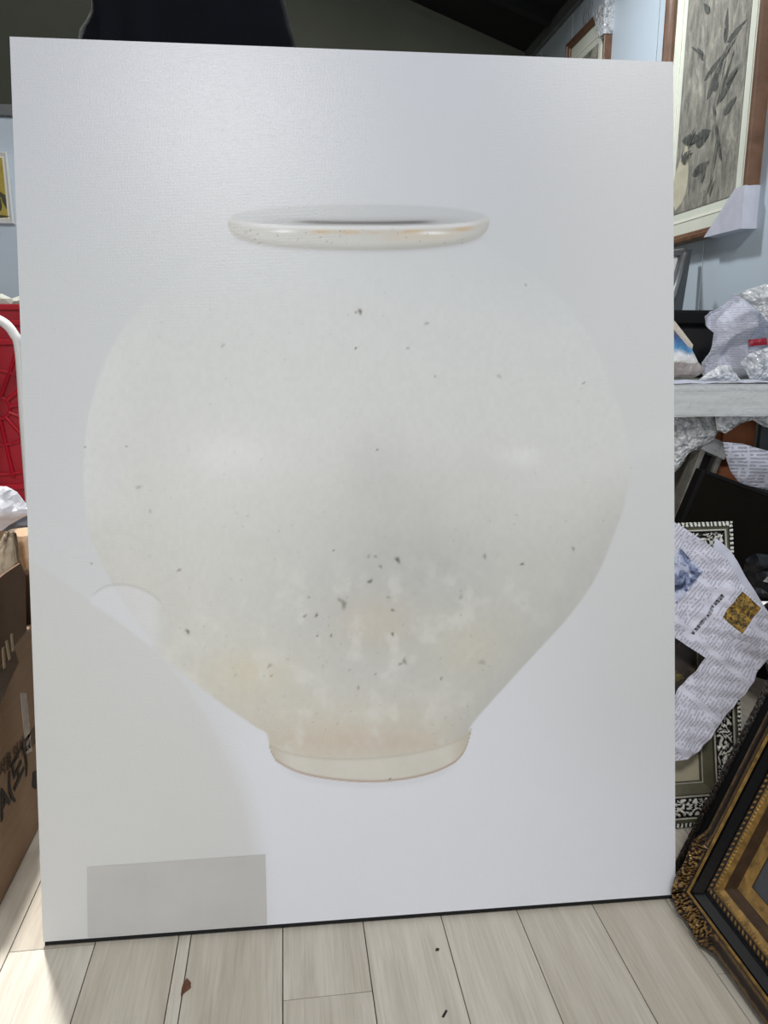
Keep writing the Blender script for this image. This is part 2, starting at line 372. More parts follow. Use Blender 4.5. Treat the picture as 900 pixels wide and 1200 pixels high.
    m = inx*ss(y-far, -.8, 1)*(1-ss(y-lip, -1, 1)); ic = np.zeros((N, 3)); ic[:] = (187, 189, 191)
    ic = blend(ic, (199, 200, 203), 1-ss(y-far, 0, 4)); ic = blend(ic, (168, 169, 170), ss(y, 251, 260)*(1-ss(np.abs(x-425), 80, 150))*.9)
    c = c+(ic-c)*(m*.9)[:, None]
    g = np.exp(-((y-261.2+((x-430)/95)**2*2)/1.9)**2)*(1-ss(np.abs(x-428), 55, 92)); c = blend(c, (84, 80, 78), g*.85)
    m = inx*ss(y-lip, -1.2, .8)*(1-ss(y-low, -1, 1)); rc = np.zeros((N, 3)); rc[:] = (193, 192, 187)
    d = y-lip; rc = blend(rc, (212, 212, 212), 1-ss(d, 2.5, 6)); rc = blend(rc, (168, 166, 160), (1-ss(low-y, 0, 10))*.8)
    rc = blend(rc, (182, 180, 175), (ss(np.abs(x-420), 110, 152))*.55)
    rc = blend(rc, (192, 168, 136), np.exp(-((d-7)/2.2)**2)*ss(x, 340, 380)*(1-ss(x, 545, 562))*(.15+.85*ss(n3, .35, .6)))
    rc = blend(rc, (205, 186, 160), np.exp(-((d-13)/5)**2)*ss(x, 430, 470)*(1-ss(x, 520, 550))*.4)
    for (hx, hy, s_) in ((333, 271, 12), (508, 273, 16)): rc = blend(rc, (238, 238, 236), np.exp(-(((x-hx)/s_)**2+((y-hy)/1.6)**2)))
    rc += ((n3-.5)*8)[:, None]; c = c+(rc-c)*m[:, None]
    c = blend(c, (172, 173, 174), np.exp(-((y-low-1)/2.0)**2)*inx*ss(x, 268, 280)*(1-ss(x, 560, 570))*.5)
    c = blend(c, (192, 193, 194), np.exp(-np.clip(y-low, 0, 99)/8)*ss(y-low, 0, 2)*inx*.35)
    # iron specks
    S = [(422, 365, 3.2, 1), (417, 366, 1.6, 1), (417, 408, 1.6, 1), (442, 527, 1.5, .9), (466, 656, 3.6, 1), (440, 652, 2, .6), (432, 652, 2.5, .4), (403, 708, 5, .6), (398, 703, 3, .5),
         (433, 682, 2, .8), (460, 743, 2.2, 1), (460, 715, 2, .9), (474, 775, 3.4, .6), (469, 778, 2.6, .5), (220, 740, 3, .9), (388, 745, 1.7, 1), (371, 721, 2.4, .9), (357, 722, 2.4, .6), (372, 745, 1.3, 1),
         (391, 645, 1.4, 1), (434, 681, 3, .7), (210, 668, 2.4, .6), (612, 661, 2.2, .9), (568, 652, 3, .5), (672, 643, 2.2, .6), (500, 379, 3, .35), (478, 408, 2, .5), (510, 441, 1.4, .6), (148, 523, 1.3, .8), (162, 571, 3.4, .3),
         (107, 660, 1.3, .8), (176, 599, 2, .4), (316, 780, 3, .4), (420, 806, 2, .6), (517, 795, 2, .6), (457, 913, 1.2, 1), (585, 441, 3, .3), (684, 449, 2, .5), (616, 334, 1.2, .9), (100, 524, 1.2, .8), (261, 405, 3, .3),
         (362, 700, 1.2, .9), (446, 664, 2.4, .6), (455, 700, 2, .5), (540, 700, 3, .3), (565, 776, 4, .3), (318, 792, 1.5, .6), (440, 790, 1.5, .6), (410, 785, 1.5, .5)]
    r2 = random.Random(5)
    for i in range(330):
        yy = 300+560*(r2.random()**.75); a_, b_ = np.interp(yy, ys_, L_)+12, np.interp(yy, ys_, R_)-12
        S.append((r2.uniform(a_, b_), yy, r2.uniform(.6, 1.3)*(1.2 if yy > 600 else 1), r2.uniform(.04, .26)*(1.25 if yy > 600 else .8)))
    for i in range(45): S.append((r2.uniform(275, 565), 268+r2.random()*20, r2.uniform(.6, 1.1), r2.uniform(.3, .8)))
    for i in range(14): S.append((r2.uniform(60, 770), r2.uniform(120, 1000), r2.uniform(.7, 1.1), r2.uniform(.2, .4)))
    o = np.argsort(y); 
    for (sx, sy, rr, k) in S:
        q = (np.abs(y-sy) < rr*3+2) & (np.abs(x-sx) < rr*3+2); i = np.nonzero(q)[0]
        if len(i) == 0: continue
        ang = (sx*12.9+sy*7.1) % 3; ca, sa = math.cos(ang), math.sin(ang)
        dx = (x[i]-sx)*ca+(y[i]-sy)*sa; dy = -(x[i]-sx)*sa+(y[i]-sy)*ca
        wob = 1+.16*np.sin(3*np.arctan2(dy, dx)+sx)
        mm = k*np.exp(-((dx/(rr*1.05*wob))**2+(dy/(rr*.6*wob))**2)**1.3)
        c[i] = c[i]+(np.array((92, 84, 72))-c[i])*(mm*.85)[:, None]
    return c

CW, CHt, CT = .97, 1.2975, .045
az, lean = -.0260053, .177193
ux = Vector((math.cos(az), math.sin(az), 0)); nn = Vector((-math.sin(az), math.cos(az), 0))
vz = nn*math.sin(lean)+Vector((0, 0, math.cos(lean))); yb = vz.cross(ux)
front_BL = Vector((-.372759, 1.0212, .0085))
MP = Matrix((ux, yb, vz)).transposed().to_4x4(); MP.translation = front_BL
paint = thing('canvas_painting', 'huge pale canvas painting of a round white porcelain jar, leaning on the floor', 'painting', mw=MP)
def canvas_mat():
    t = NT('oil_paint_on_linen'); a = t.attr('Pigment')
    v = t.obj((1, 1, 1)); wx = t.n('ShaderNodeTexWave', wave_type='BANDS', bands_direction='X'); wx.inputs['Scale'].default_value = 190; wx.inputs['Distortion'].default_value = 1.2; wx.inputs['Detail'].default_value = 2
    wz = t.n('ShaderNodeTexWave', wave_type='BANDS', bands_direction='Z'); wz.inputs['Scale'].default_value = 190; wz.inputs['Distortion'].default_value = 1.2; wz.inputs['Detail'].default_value = 2
    t.l(v, wx.inputs[0]); t.l(v, wz.inputs[0])
    h = t.math('ADD', t.math('ADD', t.math('MULTIPLY', wx.outputs['Fac'], .12), t.math('MULTIPLY', wz.outputs['Fac'], .18)), t.math('MULTIPLY', t.noise(v, 330, 3, .7), 1.1))
    v2 = t.obj((3, 1, 40)); h = t.math('ADD', h, t.math('MULTIPLY', t.noise(v2, 9, 4, .7), .7))
    n = t.noise(v, 420, 2, .6)
    t.base(t.mix(1, a.outputs['Color'], t.ramp(n, [(.25, (.955, .955, .955, 1)), (.75, (1, 1, 1, 1))]), 'MULTIPLY'))
    t.rough(.31); t.b.inputs['Specular IOR Level'].default_value = .34; t.bump(h, .16, .0011); return t.m
NX, NY = 500, 670
gx = np.linspace(0, CW, NX); gz = np.linspace(0, CHt, NY)
GX, GZ = np.meshgrid(gx, gz); GX = GX.ravel(); GZ = GZ.ravel()
Wp = np.array(front_BL)[None]+GX[:, None]*np.array(ux)[None]+GZ[:, None]*np.array(vz)[None]
D = Wp-np.array((0, 0, CAM_H)); dz = D@np.array(cam_f)
mx = 450+F_PX*(D@np.array(cam_r))/dz; my = 600-F_PX*(D@np.array(cam_u))/dz     # layout of the motif on the canvas
ALB = .97
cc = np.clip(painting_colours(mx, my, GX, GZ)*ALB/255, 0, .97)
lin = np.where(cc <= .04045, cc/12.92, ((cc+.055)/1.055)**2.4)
me = bpy.data.meshes.new('painted_canvas'); nv = NX*NY; nf = (NX-1)*(NY-1)
co = np.stack([GX, np.zeros(nv), GZ], 1).astype(np.float32)
ii, jj = np.meshgrid(np.arange(NX-1), np.arange(NY-1)); i0 = (jj*NX+ii).ravel()
fidx = np.stack([i0, i0+1, i0+NX+1, i0+NX], 1).astype(np.int32)
me.vertices.add(nv); me.vertices.foreach_set('co', co.ravel()); me.loops.add(nf*4); me.loops.foreach_set('vertex_index', fidx.ravel())
me.polygons.add(nf); me.polygons.foreach_set('loop_start', np.arange(0, nf*4, 4, dtype=np.int32)); me.update(calc_edges=True)
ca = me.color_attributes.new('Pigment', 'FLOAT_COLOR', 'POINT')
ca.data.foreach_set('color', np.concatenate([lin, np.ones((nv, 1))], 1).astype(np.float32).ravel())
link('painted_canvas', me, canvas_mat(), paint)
M_LINEN = mat('primed_linen_edge', (205, 204, 198), .8, var=.05, scale=60, bump=.3)
bm = bmesh.new()
for lo, hi in (((0, .0004, 0), (.002, CT, CHt)), ((CW-.002, .0004, 0), (CW, CT, CHt)), ((.002, .0004, 0), (CW-.002, CT, .002)), ((.002, .0004, CHt-.002), (CW-.002, CT, CHt))):
    add_box(bm, lo, hi, .0003)
bm_obj('canvas_edge', bm, M_LINEN, paint)
box('gap_shade_strip', (.002, .001, -.0062), (CW-.002, .010, -.0002), mat('gap_shade_black', (8, 8, 8), .9, bump=0), paint, .0005)  # dark strip added to imitate the shade in the gap under the canvas
for lo, hi in (((.003, .004, .003), (.053, CT-.001, CHt-.003)), ((CW-.053, .004, .003), (CW-.003, CT-.001, CHt-.003)), ((.053, .004, .003), (CW-.053, CT-.001, .053)), ((.053, .004, CHt-.053), (CW-.053, CT-.001, CHt-.003)), ((.053, .006, CHt/2-.02), (CW-.053, CT-.003, CHt/2+.02))):
    box('stretcher_bar', lo, hi, M_PLY, paint, .001)
def to_canvas(px, py):
    p = at(px, py, pl=(front_BL, yb)); q = MP.inverted() @ p; return q.x, q.z
c1 = to_canvas(102, 1016); c2 = to_canvas(311, 1001); c3 = to_canvas(313, 1084); c4 = to_canvas(103, 1101)
bm = bmesh.new(); fr_, bk = [], []
for (x_, z_) in (c4, c3, c2, c1):
    z_ = max(z_, .0015); fr_.append(bm.verts.new((x_, -.0009, z_))); bk.append(bm.verts.new((x_, -.0002, z_)))
bm.faces.new(fr_); bm.faces.new(bk[::-1])
for i in range(4): bm.faces.new((fr_[i], bk[i], bk[(i+1) % 4], fr_[(i+1) % 4]))
o = bm_obj('paper_patch', bm, mat('grey_tracing_patch', (184, 182, 179), .55, var=.05, scale=9, bump=.2), paint)
o['label'] = 'plain grey rectangle at the lower left corner'

# ------------------------------------------------------------------ framed pictures, generic builder
def frame_rails(parent, W, H, prof, mats, orn=None, step=.02, name='frame_rail', cornerdeco=None):
    """prof: [(inset, height, zone)]; rails mitred, lying in local xz, front is -y"""
    for side in range(4):
        Ls = W if side % 2 == 0 else H; n = max(2, int(Ls/step)); bm = bmesh.new(); rows = []
        for k in range(n+1):
            row = []; tt = k/n
            for (ins, h_, z_) in prof:
                s = ins+(Ls-2*ins)*tt
                hh = h_+(orn(s, ins, Ls, side) if orn and z_ != 9 else 0)
                ii_, ex = (ins, 0)
                if cornerdeco: ex = cornerdeco(s, ins, Ls)
                ii_ = ins-ex
                p = {0: (s, ii_), 1: (W-ii_, s), 2: (W-s, H-ii_), 3: (ii_, H-s)}[side]
                row.append(bm.verts.new((p[0], -hh, p[1])))
            rows.append(row)
        for k in range(n):
            for j in range(len(prof)-1):
                f = bm.faces.new((rows[k][j], rows[k+1][j], rows[k+1][j+1], rows[k][j+1])); f.material_index = min(prof[j+1][2], len(mats)-1) if prof[j+1][2] != 9 else 0
            f = bm.faces.new((rows[k][0], rows[k][-1], rows[k+1][-1], rows[k+1][0])); f.material_index = 0
        bm.faces.new(rows[0]); bm.faces.new(rows[-1][::-1])
        bm_obj(name, bm, mats, parent)
def basis(origin, xdir, up):
    x = Vector(xdir).normalized(); z = Vector(up); z = (z-x*z.dot(x)).normalized(); y = z.cross(x)
    m = Matrix((x, y, z)).transposed().to_4x4(); m.translation = origin; return m
def picture_mat(name, stops, scale=6, stretch=(1, 1, 1), extra=None):
    t = NT(name); v = t.obj(stretch); c = t.ramp(t.noise(v, scale, 6, .68, .7), [(p, s2l(q)) for p, q in stops]); t.base(c); t.rough(.6); return t.m
def mk_framed(name, label, MW, W, H, rail, depth, matw, frame_m, art_m, group=None, ledge=True, corners=(), glass=True, fill=None, cat='picture'):
    t = thing(name, label, cat, mw=MW, group=group)
    prof = [(0, 0, 0), (0, depth*.9, 0), (.003, depth, 0), (rail*.45, depth, 0), (rail*.55, depth*.82, 0), (rail*.9, depth*.7, 0), (rail, depth*.55, 0), (rail, 0, 0)]
    frame_rails(t, W, H, prof, [frame_m], step=.1)
    box('backing_board', (rail*.6, -.006, rail*.6), (W-rail*.6, -.001, H-rail*.6), M_PLY, t, .0005)
    y1 = -.012
    a, b = rail, rail+matw
    bm = bmesh.new()
    add_box(bm, (a, y1, a), (W-a, -.0065, b)); add_box(bm, (a, y1, H-b), (W-a, -.0065, H-a)); add_box(bm, (a, y1, b), (b, -.0065, H-b)); add_box(bm, (W-b, y1, b), (W-a, -.0065, H-b))
    bm_obj('mat_board', bm, M_CREAM, t)
    c = b; bm = bmesh.new(); e = .006
    for lo, hi in (((c-.0, -.0135, c), (W-c, -.0065, c+e)), ((c, -.0135, H-c-e), (W-c, -.0065, H-c)), ((c, -.0135, c+e), (c+e, -.0065, H-c-e)), ((W-c-e, -.0135, c+e), (W-c, -.0065, H-c-e))): add_box(bm, lo, hi, .0008)
    bm_obj('inner_fillet', bm, M_CREAM2, t)
    d = c+e+.028*(matw > .03)
    box('inner_mat', (c+e, -.0105, c+e), (W-c-e, -.0065, H-c-e), M_CREAM, t, 0)
    box('artwork', (d, -.0125, d), (W-d, -.0106, H-d), art_m, t, 0)
    return t
def corner_wrap(t, W, H, d, s, which, m, size2=None):
    sx, sz = which; bm = bmesh.new(); e = .004; s2 = size2 or s
    cx = W+e if sx else -e; cz = H+e if sz else -e; kx = -1 if sx else 1; kz = -1 if sz else 1
    P = [(cx, cz), (cx+kx*s, cz), (cx+kx*.055, cz+kz*(s2*.55)), (cx, cz+kz*s2)] if False else [(cx, cz), (cx+kx*s, cz), (cx+kx*.05, cz+kz*s2), (cx, cz+kz*s2)]
    f = [bm.verts.new((a, -d-.004, b)) for a, b in P]; g = [bm.verts.new((a, .002, b)) for a, b in P]
    bm.faces.new(f); bm.faces.new(g[::-1])
    for i in range(4): bm.faces.new((f[i], g[i], g[(i+1) % 4], f[(i+1) % 4]))
    bmesh.ops.subdivide_edges(bm, edges=bm.edges[:], cuts=3, use_grid_fill=True)
    for v in bm.verts: v.co += noise.noise_vector(v.co*60)*.002
    return bm_obj('corner_wrap', bm, m, t)

# large ink painting on the right wall
def ink_mat(W, H):
    t = NT('ink_wash_picture'); v = t.obj((1, 1, .45)); n1 = t.noise(v, 26, 8, .8, 1.2); v2 = t.obj((2.2, 1, .5), (0, .25, 0)); n2 = t.noise(v2, 26, 5, .7, .3)
    c = t.ramp(n1, [(.32, s2l((88, 88, 83))), (.5, s2l((122, 121, 113))), (.7, s2l((190, 186, 170)))])
    c = t.mix(.4, c, t.ramp(n2, [(.35, s2l((84, 84, 80))), (.7, s2l((206, 202, 188)))]))
    t.base(c); t.rough(.7); return t.m
FX = XW-.055
lf = at(869, 266, X=FX); ff = at(777, 40, X=FX)
Wl = ff.y-lf.y; Hl = 1.05
MW = basis((FX+.042, ff.y, lf.z), (0, -1, 0), (0, 0, 1))   # local x runs toward the camera; front faces -x
big = mk_framed('framed_ink_painting', 'large brown framed ink painting of bamboo with cream mat on the right wall', MW, Wl, Hl, .030, .042, .040, M_BROWN, ink_mat(Wl, Hl))
corner_wrap(big, Wl, Hl, .042, .20, (1, 0), M_WRAP, .115)
def ink_stroke_mat():
    t = NT('wet_ink_stroke'); v = t.obj((1, 1, .4)); n = t.noise(v, 40, 4, .7)
    t.base(t.ramp(n, [(.3, s2l((56, 60, 60))), (.7, s2l((104, 106, 100)))])); t.rough(.8); t.b.inputs['Alpha'].default_value = 1
    a = t.ramp(t.noise(v, 70, 3, .7), [(.36, (.15, .15, .15, 1)), (.52, (.95, .95, .95, 1))]); t.l(a, t.b.inputs['Alpha']); return t.m
# bamboo strokes: leaf shaped brush marks lying on the picture
def brush(parent, pts, m, yy):
    for bi, (x, z, L, wd, ang) in enumerate(pts):
        bm = bmesh.new(); yy = yy-.00025
        ring = []
        for k in range(9):
            s = k/8; ring.append((s, wd*math.sin(PI*s**.7)*.5))
        for sg in (1, -1): pass
        up = [(s*L, h) for s, h in ring]; dn = [(s*L, -h) for s, h in ring[1:-1]][::-1]
        vs_ = [bm.verts.new((x+a*math.cos(ang)-b*math.sin(ang), yy, z+a*math.sin(ang)+b*math.cos(ang))) for a, b in up+dn]
        bm.faces.new(vs_)
        bm_obj('brush_stroke', bm, m, parent)
def loc_on(o_mw, px, py, X): q = o_mw.inverted() @ at(px, py, X=X); return q.x, q.z
pts = []
for (p, q, wd) in (((828, 118), (851, 60), .035), ((825, 95), (849, 62), .022), ((852, 50), (876, 22), .020), ((850, 52), (853, 8), .022), ((840, 125), (862, 55), .016), ((838, 108), (840, 80), .03), ((842, 122), (866, 78), .02), ((848, 135), (864, 112), .026), ((815, 168), (834, 152), .05), ((812, 205), (832, 188), .03), ((822, 215), (828, 190), .018), ((850, 100), (868, 75), .02), ((800, 165), (826, 160), .03), ((846, 190), (836, 120), .014), ((826, 70), (818, 55), .018), ((832, 15), (826, 4), .02), ((838, 125), (842, 160), .008), ((842, 160), (832, 225), .010), ((852, 60), (838, 128), .006), ((806, 172), (816, 150), .03), ((800, 190), (812, 176), .03), ((846, 70), (864, 40), .012), ((812, 55), (828, 66), .008), ((800, 190), (803, 172), .012), ((830, 230), (838, 205), .014)):
    a = loc_on(MW, *p, FX+.0295); b = loc_on(MW, *q, FX+.0295); dx, dz_ = b[0]-a[0], b[1]-a[1]
    pts.append((a[0], a[1], math.hypot(dx, dz_), wd, math.atan2(dz_, dx)))
brush(big, [(loc_on(MW, 801, 236, FX+.03)[0]-.05, .115, .21, .10, 1.35)], mat('cream_gap_wash', (196, 190, 168), .8, var=.12, scale=20), -.0126)
brush(big, pts, ink_stroke_mat(), -.0128)
# small brown framed print farther along the wall
FX2 = XW-.045
a = at(664, 60, X=FX2); b = at(719, 60, X=FX2); tp = at(697, 15, X=FX2)
MW2 = basis((FX2+.032, at(663, 50, X=FX2).y, 1.62), (0, -1, 0), (0, 0, 1))
Ws = at(663, 50, X=FX2).y-at(708, 50, X=FX2).y; Hs = at(699, 14, X=FX2).z-1.62
sm = mk_framed('framed_print', 'small brown framed print hung high behind the canvas, top corner in bubble wrap', MW2, Ws, Hs, .026, .032, .05, M_BROWN, picture_mat('grey_print', [(.35, (96, 96, 90)), (.6, (176, 172, 160))], 18))
corner_wrap(sm, Ws, Hs, .035, .13, (1, 1), M_BUBBLE, .12)
for dx in (.38, .50):
    bm = bmesh.new(); tube_bm(bm, [(Ws*dx, -.012, Hs-.004), (Ws*dx-.01, -.014, Hs+.05), (Ws*dx+.005, -.012, Hs+.09)], .003, 6); bm_obj('hanging_hook', bm, M_STEEL, sm)
# yellow picture on the partition
q0 = at(16, 262, Y=PY-.02); q1 = at(16, 178, Y=PY-.02); wy = .42
MW3 = basis((q0.x-wy, PY-.001, q0.z), (1, 0, 0), (0, 0, 1))
yl = mk_framed('framed_painting', 'small yellow painting in a white frame on the far left partition', MW3, wy, q1.z-q0.z, .012, .02, .001, M_WHITE, picture_mat('yellow_picture', [(.3, (110, 94, 40)), (.5, (176, 152, 52)), (.7, (196, 176, 84))], 9))
brush(yl, [(wy-.075, .105, .062, .022, -.25), (wy-.030, .098, .055, .015, -1.35), (wy-.042, .04, .05, .012, 1.5), (wy-.062, .035, .055, .010, 1.6), (wy-.10, .022, .09, .012, 0.03), (wy-.13, .045, .085, .03, 1.0), (wy-.10, .12, .06, .035, -.7), (wy-.085, .05, .07, .02, 1.45), (wy-.05, .045, .05, .016, 1.6)], mat('olive_brush_paint', (70, 70, 48), .6, bump=0), -.0128)

# ------------------------------------------------------------------ the person behind the canvas
PYc = 1.455; pxc = -.137
per = thing('person', 'person in a black short-sleeved shirt standing behind the top of the canvas', 'person', (pxc, PYc, 0))
M_SHIRT = mat('black_cotton', (10, 12, 18), .95, var=.25, scale=6, bump=.3, bscale=700, spec=.12)
M_SKIN = mat('skin', (206, 164, 138), .5, var=.05, scale=8, bump=.05)
M_HAIR = mat('black_hair', (22, 19, 18), .45, var=.2, scale=60, stretch=(1, 1, .2))
M_JEAN = mat('dark_trousers', (34, 36, 44), .85, var=.15)
M_SHOE = mat('black_shoe_leather', (28, 27, 27), .5)
def skin_obj(name, verts, edges_, m, parent, sub=2, smooth=True):
    me = bpy.data.meshes.new(name); me.from_pydata([v[:3] for v in verts], edges_, []); o = link(name, me, m, parent)
    md = o.modifiers.new('skin', 'SKIN'); md.use_smooth_shade = smooth
    for i, v in enumerate(verts):
        sv = me.skin_vertices[0].data[i]; r = v[3]; sv.radius = r if isinstance(r, tuple) else (r, r); sv.use_root = (i == 0)
    sb = o.modifiers.new('sub', 'SUBSURF'); sb.levels = sub; sb.render_levels = sub; return o
# body (facing the camera, hands resting on the back of the stretcher)
V = [(0, 0, .96, .13), (0, 0, 1.15, .125), (0, .01, 1.34, .15), (0, .0, 1.50, .055), (0, -.01, 1.56, .05), (0, -.02, 1.64, .085), (0, -.02, 1.72, .09), (0, -.01, 1.775, .06)]
E_ = [(0, 1), (1, 2), (2, 3), (3, 4), (4, 5), (5, 6), (6, 7)]
for s in (-1, 1):
    b0 = len(V)
    V += [(s*.11, .0, 1.40, .045), (s*.122, .0, 1.20, .038), (s*.14, -.0, 1.06, .034), (s*.175, -.06, 1.04, .028), (s*.21, -.10, 1.03, .024), (s*.205, -.125, 1.03, .032)]
    E_ += [(2, b0), (b0, b0+1), (b0+1, b0+2), (b0+2, b0+3), (b0+3, b0+4), (b0+4, b0+5)]
    c0 = len(V); V += [(s*.095, 0, .88, .085), (s*.11, .0, .50, .052), (s*.115, .02, .10, .036)]
    E_ += [(0, c0), (c0, c0+1), (c0+1, c0+2)]
skin_obj('body', V, E_, M_SKIN, per)
for s in (-1, 1):
    for k in range(4):
        x0_ = s*.205+(k-1.5)*.019
        skin_obj('finger', [(x0_, -.13, 1.032, .0085), (x0_, -.15, 1.048, .008), (x0_*1.0, -.157, 1.072-(abs(k-1.5)*.004), .0075), (x0_, -.158, 1.088-(abs(k-1.5)*.006), .006)], [(0, 1), (1, 2), (2, 3)], M_SKIN, per, 1)
    skin_obj('thumb', [(s*.205-s*.028, -.115, 1.025, .010), (s*.205-s*.046, -.13, 1.038, .009), (s*.205-s*.055, -.145, 1.055, .007)], [(0, 1), (1, 2)], M_SKIN, per, 1)
def loft(name, rings, m, parent, fold=None, cap=True, seg=64):
    bm = bmesh.new(); R = []
    for (cx, cy, cz, rx, ry, tilt) in rings:
        row = []
        for k in range(seg):
            a = 2*PI*k/seg; ca_, sa_ = math.cos(a), math.sin(a); e = .82
            x = cx+rx*math.copysign(abs(ca_)**e, ca_); y_ = cy+ry*math.copysign(abs(sa_)**e, sa_); z = cz+tilt*(x-cx)
            p = Vector((x, y_, z))
            if fold: p += Vector((ca_, sa_, 0))*fold(a, cz, p)
            row.append(bm.verts.new(p))
        R.append(row)
    for i in range(len(R)-1):
        for k in range(seg): bm.faces.new((R[i][k], R[i][(k+1) % seg], R[i+1][(k+1) % seg], R[i+1][k]))
    if cap: bm.faces.new(R[-1])
    return bm_obj(name, bm, m, parent, smooth=True)
def shirt_fold(a, z, p):
    k = math.sin(p.x*95+z*9+noise.noise(p*6)*5)*.0035+math.sin(p.x*170-z*22+2*noise.noise(p*9))*.002
    left = max(0, min(1, (-p.x-.05)/.06)); return k*(.25+2.3*left)
def interp_rings(K, n=6):
    out = []
    for i in range(len(K)-1):
        for j in range(n):
            t = j/n; t2 = t*t*(3-2*t) if False else t; out.append(tuple(K[i][q]*(1-t2)+K[i+1][q]*t2 for q in range(6)))
    out.append(K[-1]); return out
loft('shirt', interp_rings([(0, 0, .88, .185, .12, 0), (0, 0, 1.05, .165, .105, 0), (0, 0, 1.22, .170, .11, 0), (.0, 0, 1.33, .176, .112, 0), (.0, 0, 1.36, .174, .110, 0), (.004, 0, 1.42, .153, .105, 0), (.004, .0, 1.46, .140, .10, 0), (.004, .005, 1.50, .115, .085, 0), (0, .0, 1.53, .072, .07, 0)], 5), M_SHIRT, per, shirt_fold)
for s in (-1, 1):
    pts = smooth_pts([(s*.10, 0, 1.39), (s*.113, 0, 1.335), (s*.122, 0, 1.28), (s*.130, 0, 1.20), (s*.14, 0, 1.12)], 5)
    bm = bmesh.new(); tube_bm(bm, pts, [.052-.0005*i for i in range(len(pts))], 20); 
    for v in bm.verts: v.co += (Vector((v.co.x-s*.18, v.co.y, 0)).normalized())*math.sin(v.co.y*90+v.co.z*30)*.003
    bm_obj('sleeve', bm, M_SHIRT, per, smooth=True)
    skin_obj('trouser_leg', [(s*.08, 0, .93, .105), (s*.105, 0, .55, .075), (s*.115, .015, .09, .062)], [(0, 1), (1, 2)], M_JEAN, per, 2)
    bm = bmesh.new(); add_box(bm, (s*.115-.045, -.19, .0), (s*.115+.045, .08, .075), .02); 
    for v in bm.verts:
        if v.co.y < -.08: v.co.z *= .75; v.co.x = s*.115+(v.co.x-s*.115)*.85
    bm_obj('shoe', bm, M_SHOE, per, smooth=True)
loft('waist', interp_rings([(0, 0, .82, .165, .115, 0), (0, 0, .97, .16, .11, 0)], 2), M_JEAN, per)
bm = bmesh.new(); bmesh.ops.create_uvsphere(bm, u_segments=24, v_segments=16, radius=1)
for v in bm.verts:
    v.co = Vector((v.co.x*.088, v.co.y*.105+.005, max(v.co.z, -.35 if v.co.y > -.2 else .25)*.115+1.70)); v.co += noise.noise_vector(v.co*40)*.003
bm_obj('hair', bm, M_HAIR, per, smooth=True)
for s in (-1, 1):
    bm = bmesh.new(); bmesh.ops.create_uvsphere(bm, u_segments=12, v_segments=8, radius=.011, matrix=Matrix.Translation((s*.031, -.098, 1.672))); bm_obj('eye', bm, M_WHITE, per, True)
    bm = bmesh.new(); bmesh.ops.create_uvsphere(bm, u_segments=12, v_segments=8, radius=.02, matrix=Matrix.Translation((s*.086, -.01, 1.665))); bm_obj('ear', bm, M_SKIN, per, True)
bm = bmesh.new(); tube_bm(bm, [(0, -.098, 1.675), (0, -.112, 1.655), (0, -.12, 1.64)], [.007, .010, .014], 10); bm_obj('nose', bm, M_SKIN, per, True)
bm = bmesh.new(); tube_bm(bm, [(-.024, -.092, 1.607), (0, -.102, 1.606), (.024, -.092, 1.607)], [.003, .007, .003], 8); bm_obj('mouth', bm, mat('lips', (170, 104, 98), .5), per, True)

# ------------------------------------------------------------------ left side clutter
BX = -.466
tb = at(20, 752, X=BX).z
cb = thing('cardboard_box', 'tall taped cardboard box with black handwriting, left of the canvas', 'box', (BX-.36, 1.0, 0))
Wb, Db = .36, .395
sk = bmesh.new(); add_box(sk, (0, 0, .0005), (Wb, Db, tb), .003); bm_obj('box_body', sk, M_CARD, cb)
# tape runs diagonally over the right face
def face_pt(px, py, off=.0012): p = at(px, py, X=BX+off); return (p.x-cb.location.x, p.y-cb.location.y, p.z)
def strip(name, poly, th, m, parent):
    bm = bmesh.new(); a_ = [bm.verts.new(p) for p in poly]; b_ = [bm.verts.new(Vector(p)+Vector(th)) for p in poly]; bm.faces.new(a_); bm.faces.new(b_[::-1])
    n_ = len(poly)
    for i in range(n_): bm.faces.new((a_[i], b_[i], b_[(i+1) % n_], a_[(i+1) % n_]))
    return bm_obj(name, bm, m, parent)
strip('box_flap', [face_pt(-10, 795), face_pt(21, 751), face_pt(31, 739), face_pt(30, 674), face_pt(24, 660), face_pt(6, 672), face_pt(-10, 686)], (-.004, 0, 0), M_CARDIN, cb)
strip('packing_tape', [face_pt(-6, 838), face_pt(22, 776), face_pt(16, 757), face_pt(-6, 800)], (-.001, 0, 0), M_TAPE, cb)
strip('packing_tape', [face_pt(28, 884), face_pt(44, 868), face_pt(42, 850), (face_pt(26, 870))], (-.001, 0, 0), M_TAPE, cb)
M_CARD2 = mat('pale_torn_fibre', (172, 152, 128), .9)
for a_, b_ in (((6, 752), (12, 772)), ((12, 744), (16, 762)), ((2, 760), (6, 782))):
    strip('torn_tape_strip', [face_pt(a_[0], a_[1]), face_pt(a_[0]+2, a_[1]-2), face_pt(b_[0], b_[1]), face_pt(b_[0]-2.5, b_[1]+2)], (.0012, 0, 0), M_CARD2, cb)
strip('shipping_label', [face_pt(24, 812), face_pt(31, 812), face_pt(38, 880), face_pt(31, 884)], (-.001, 0, 0), mat('worn_paper_label', (176, 166, 158), .6, var=.2, scale=90), cb)
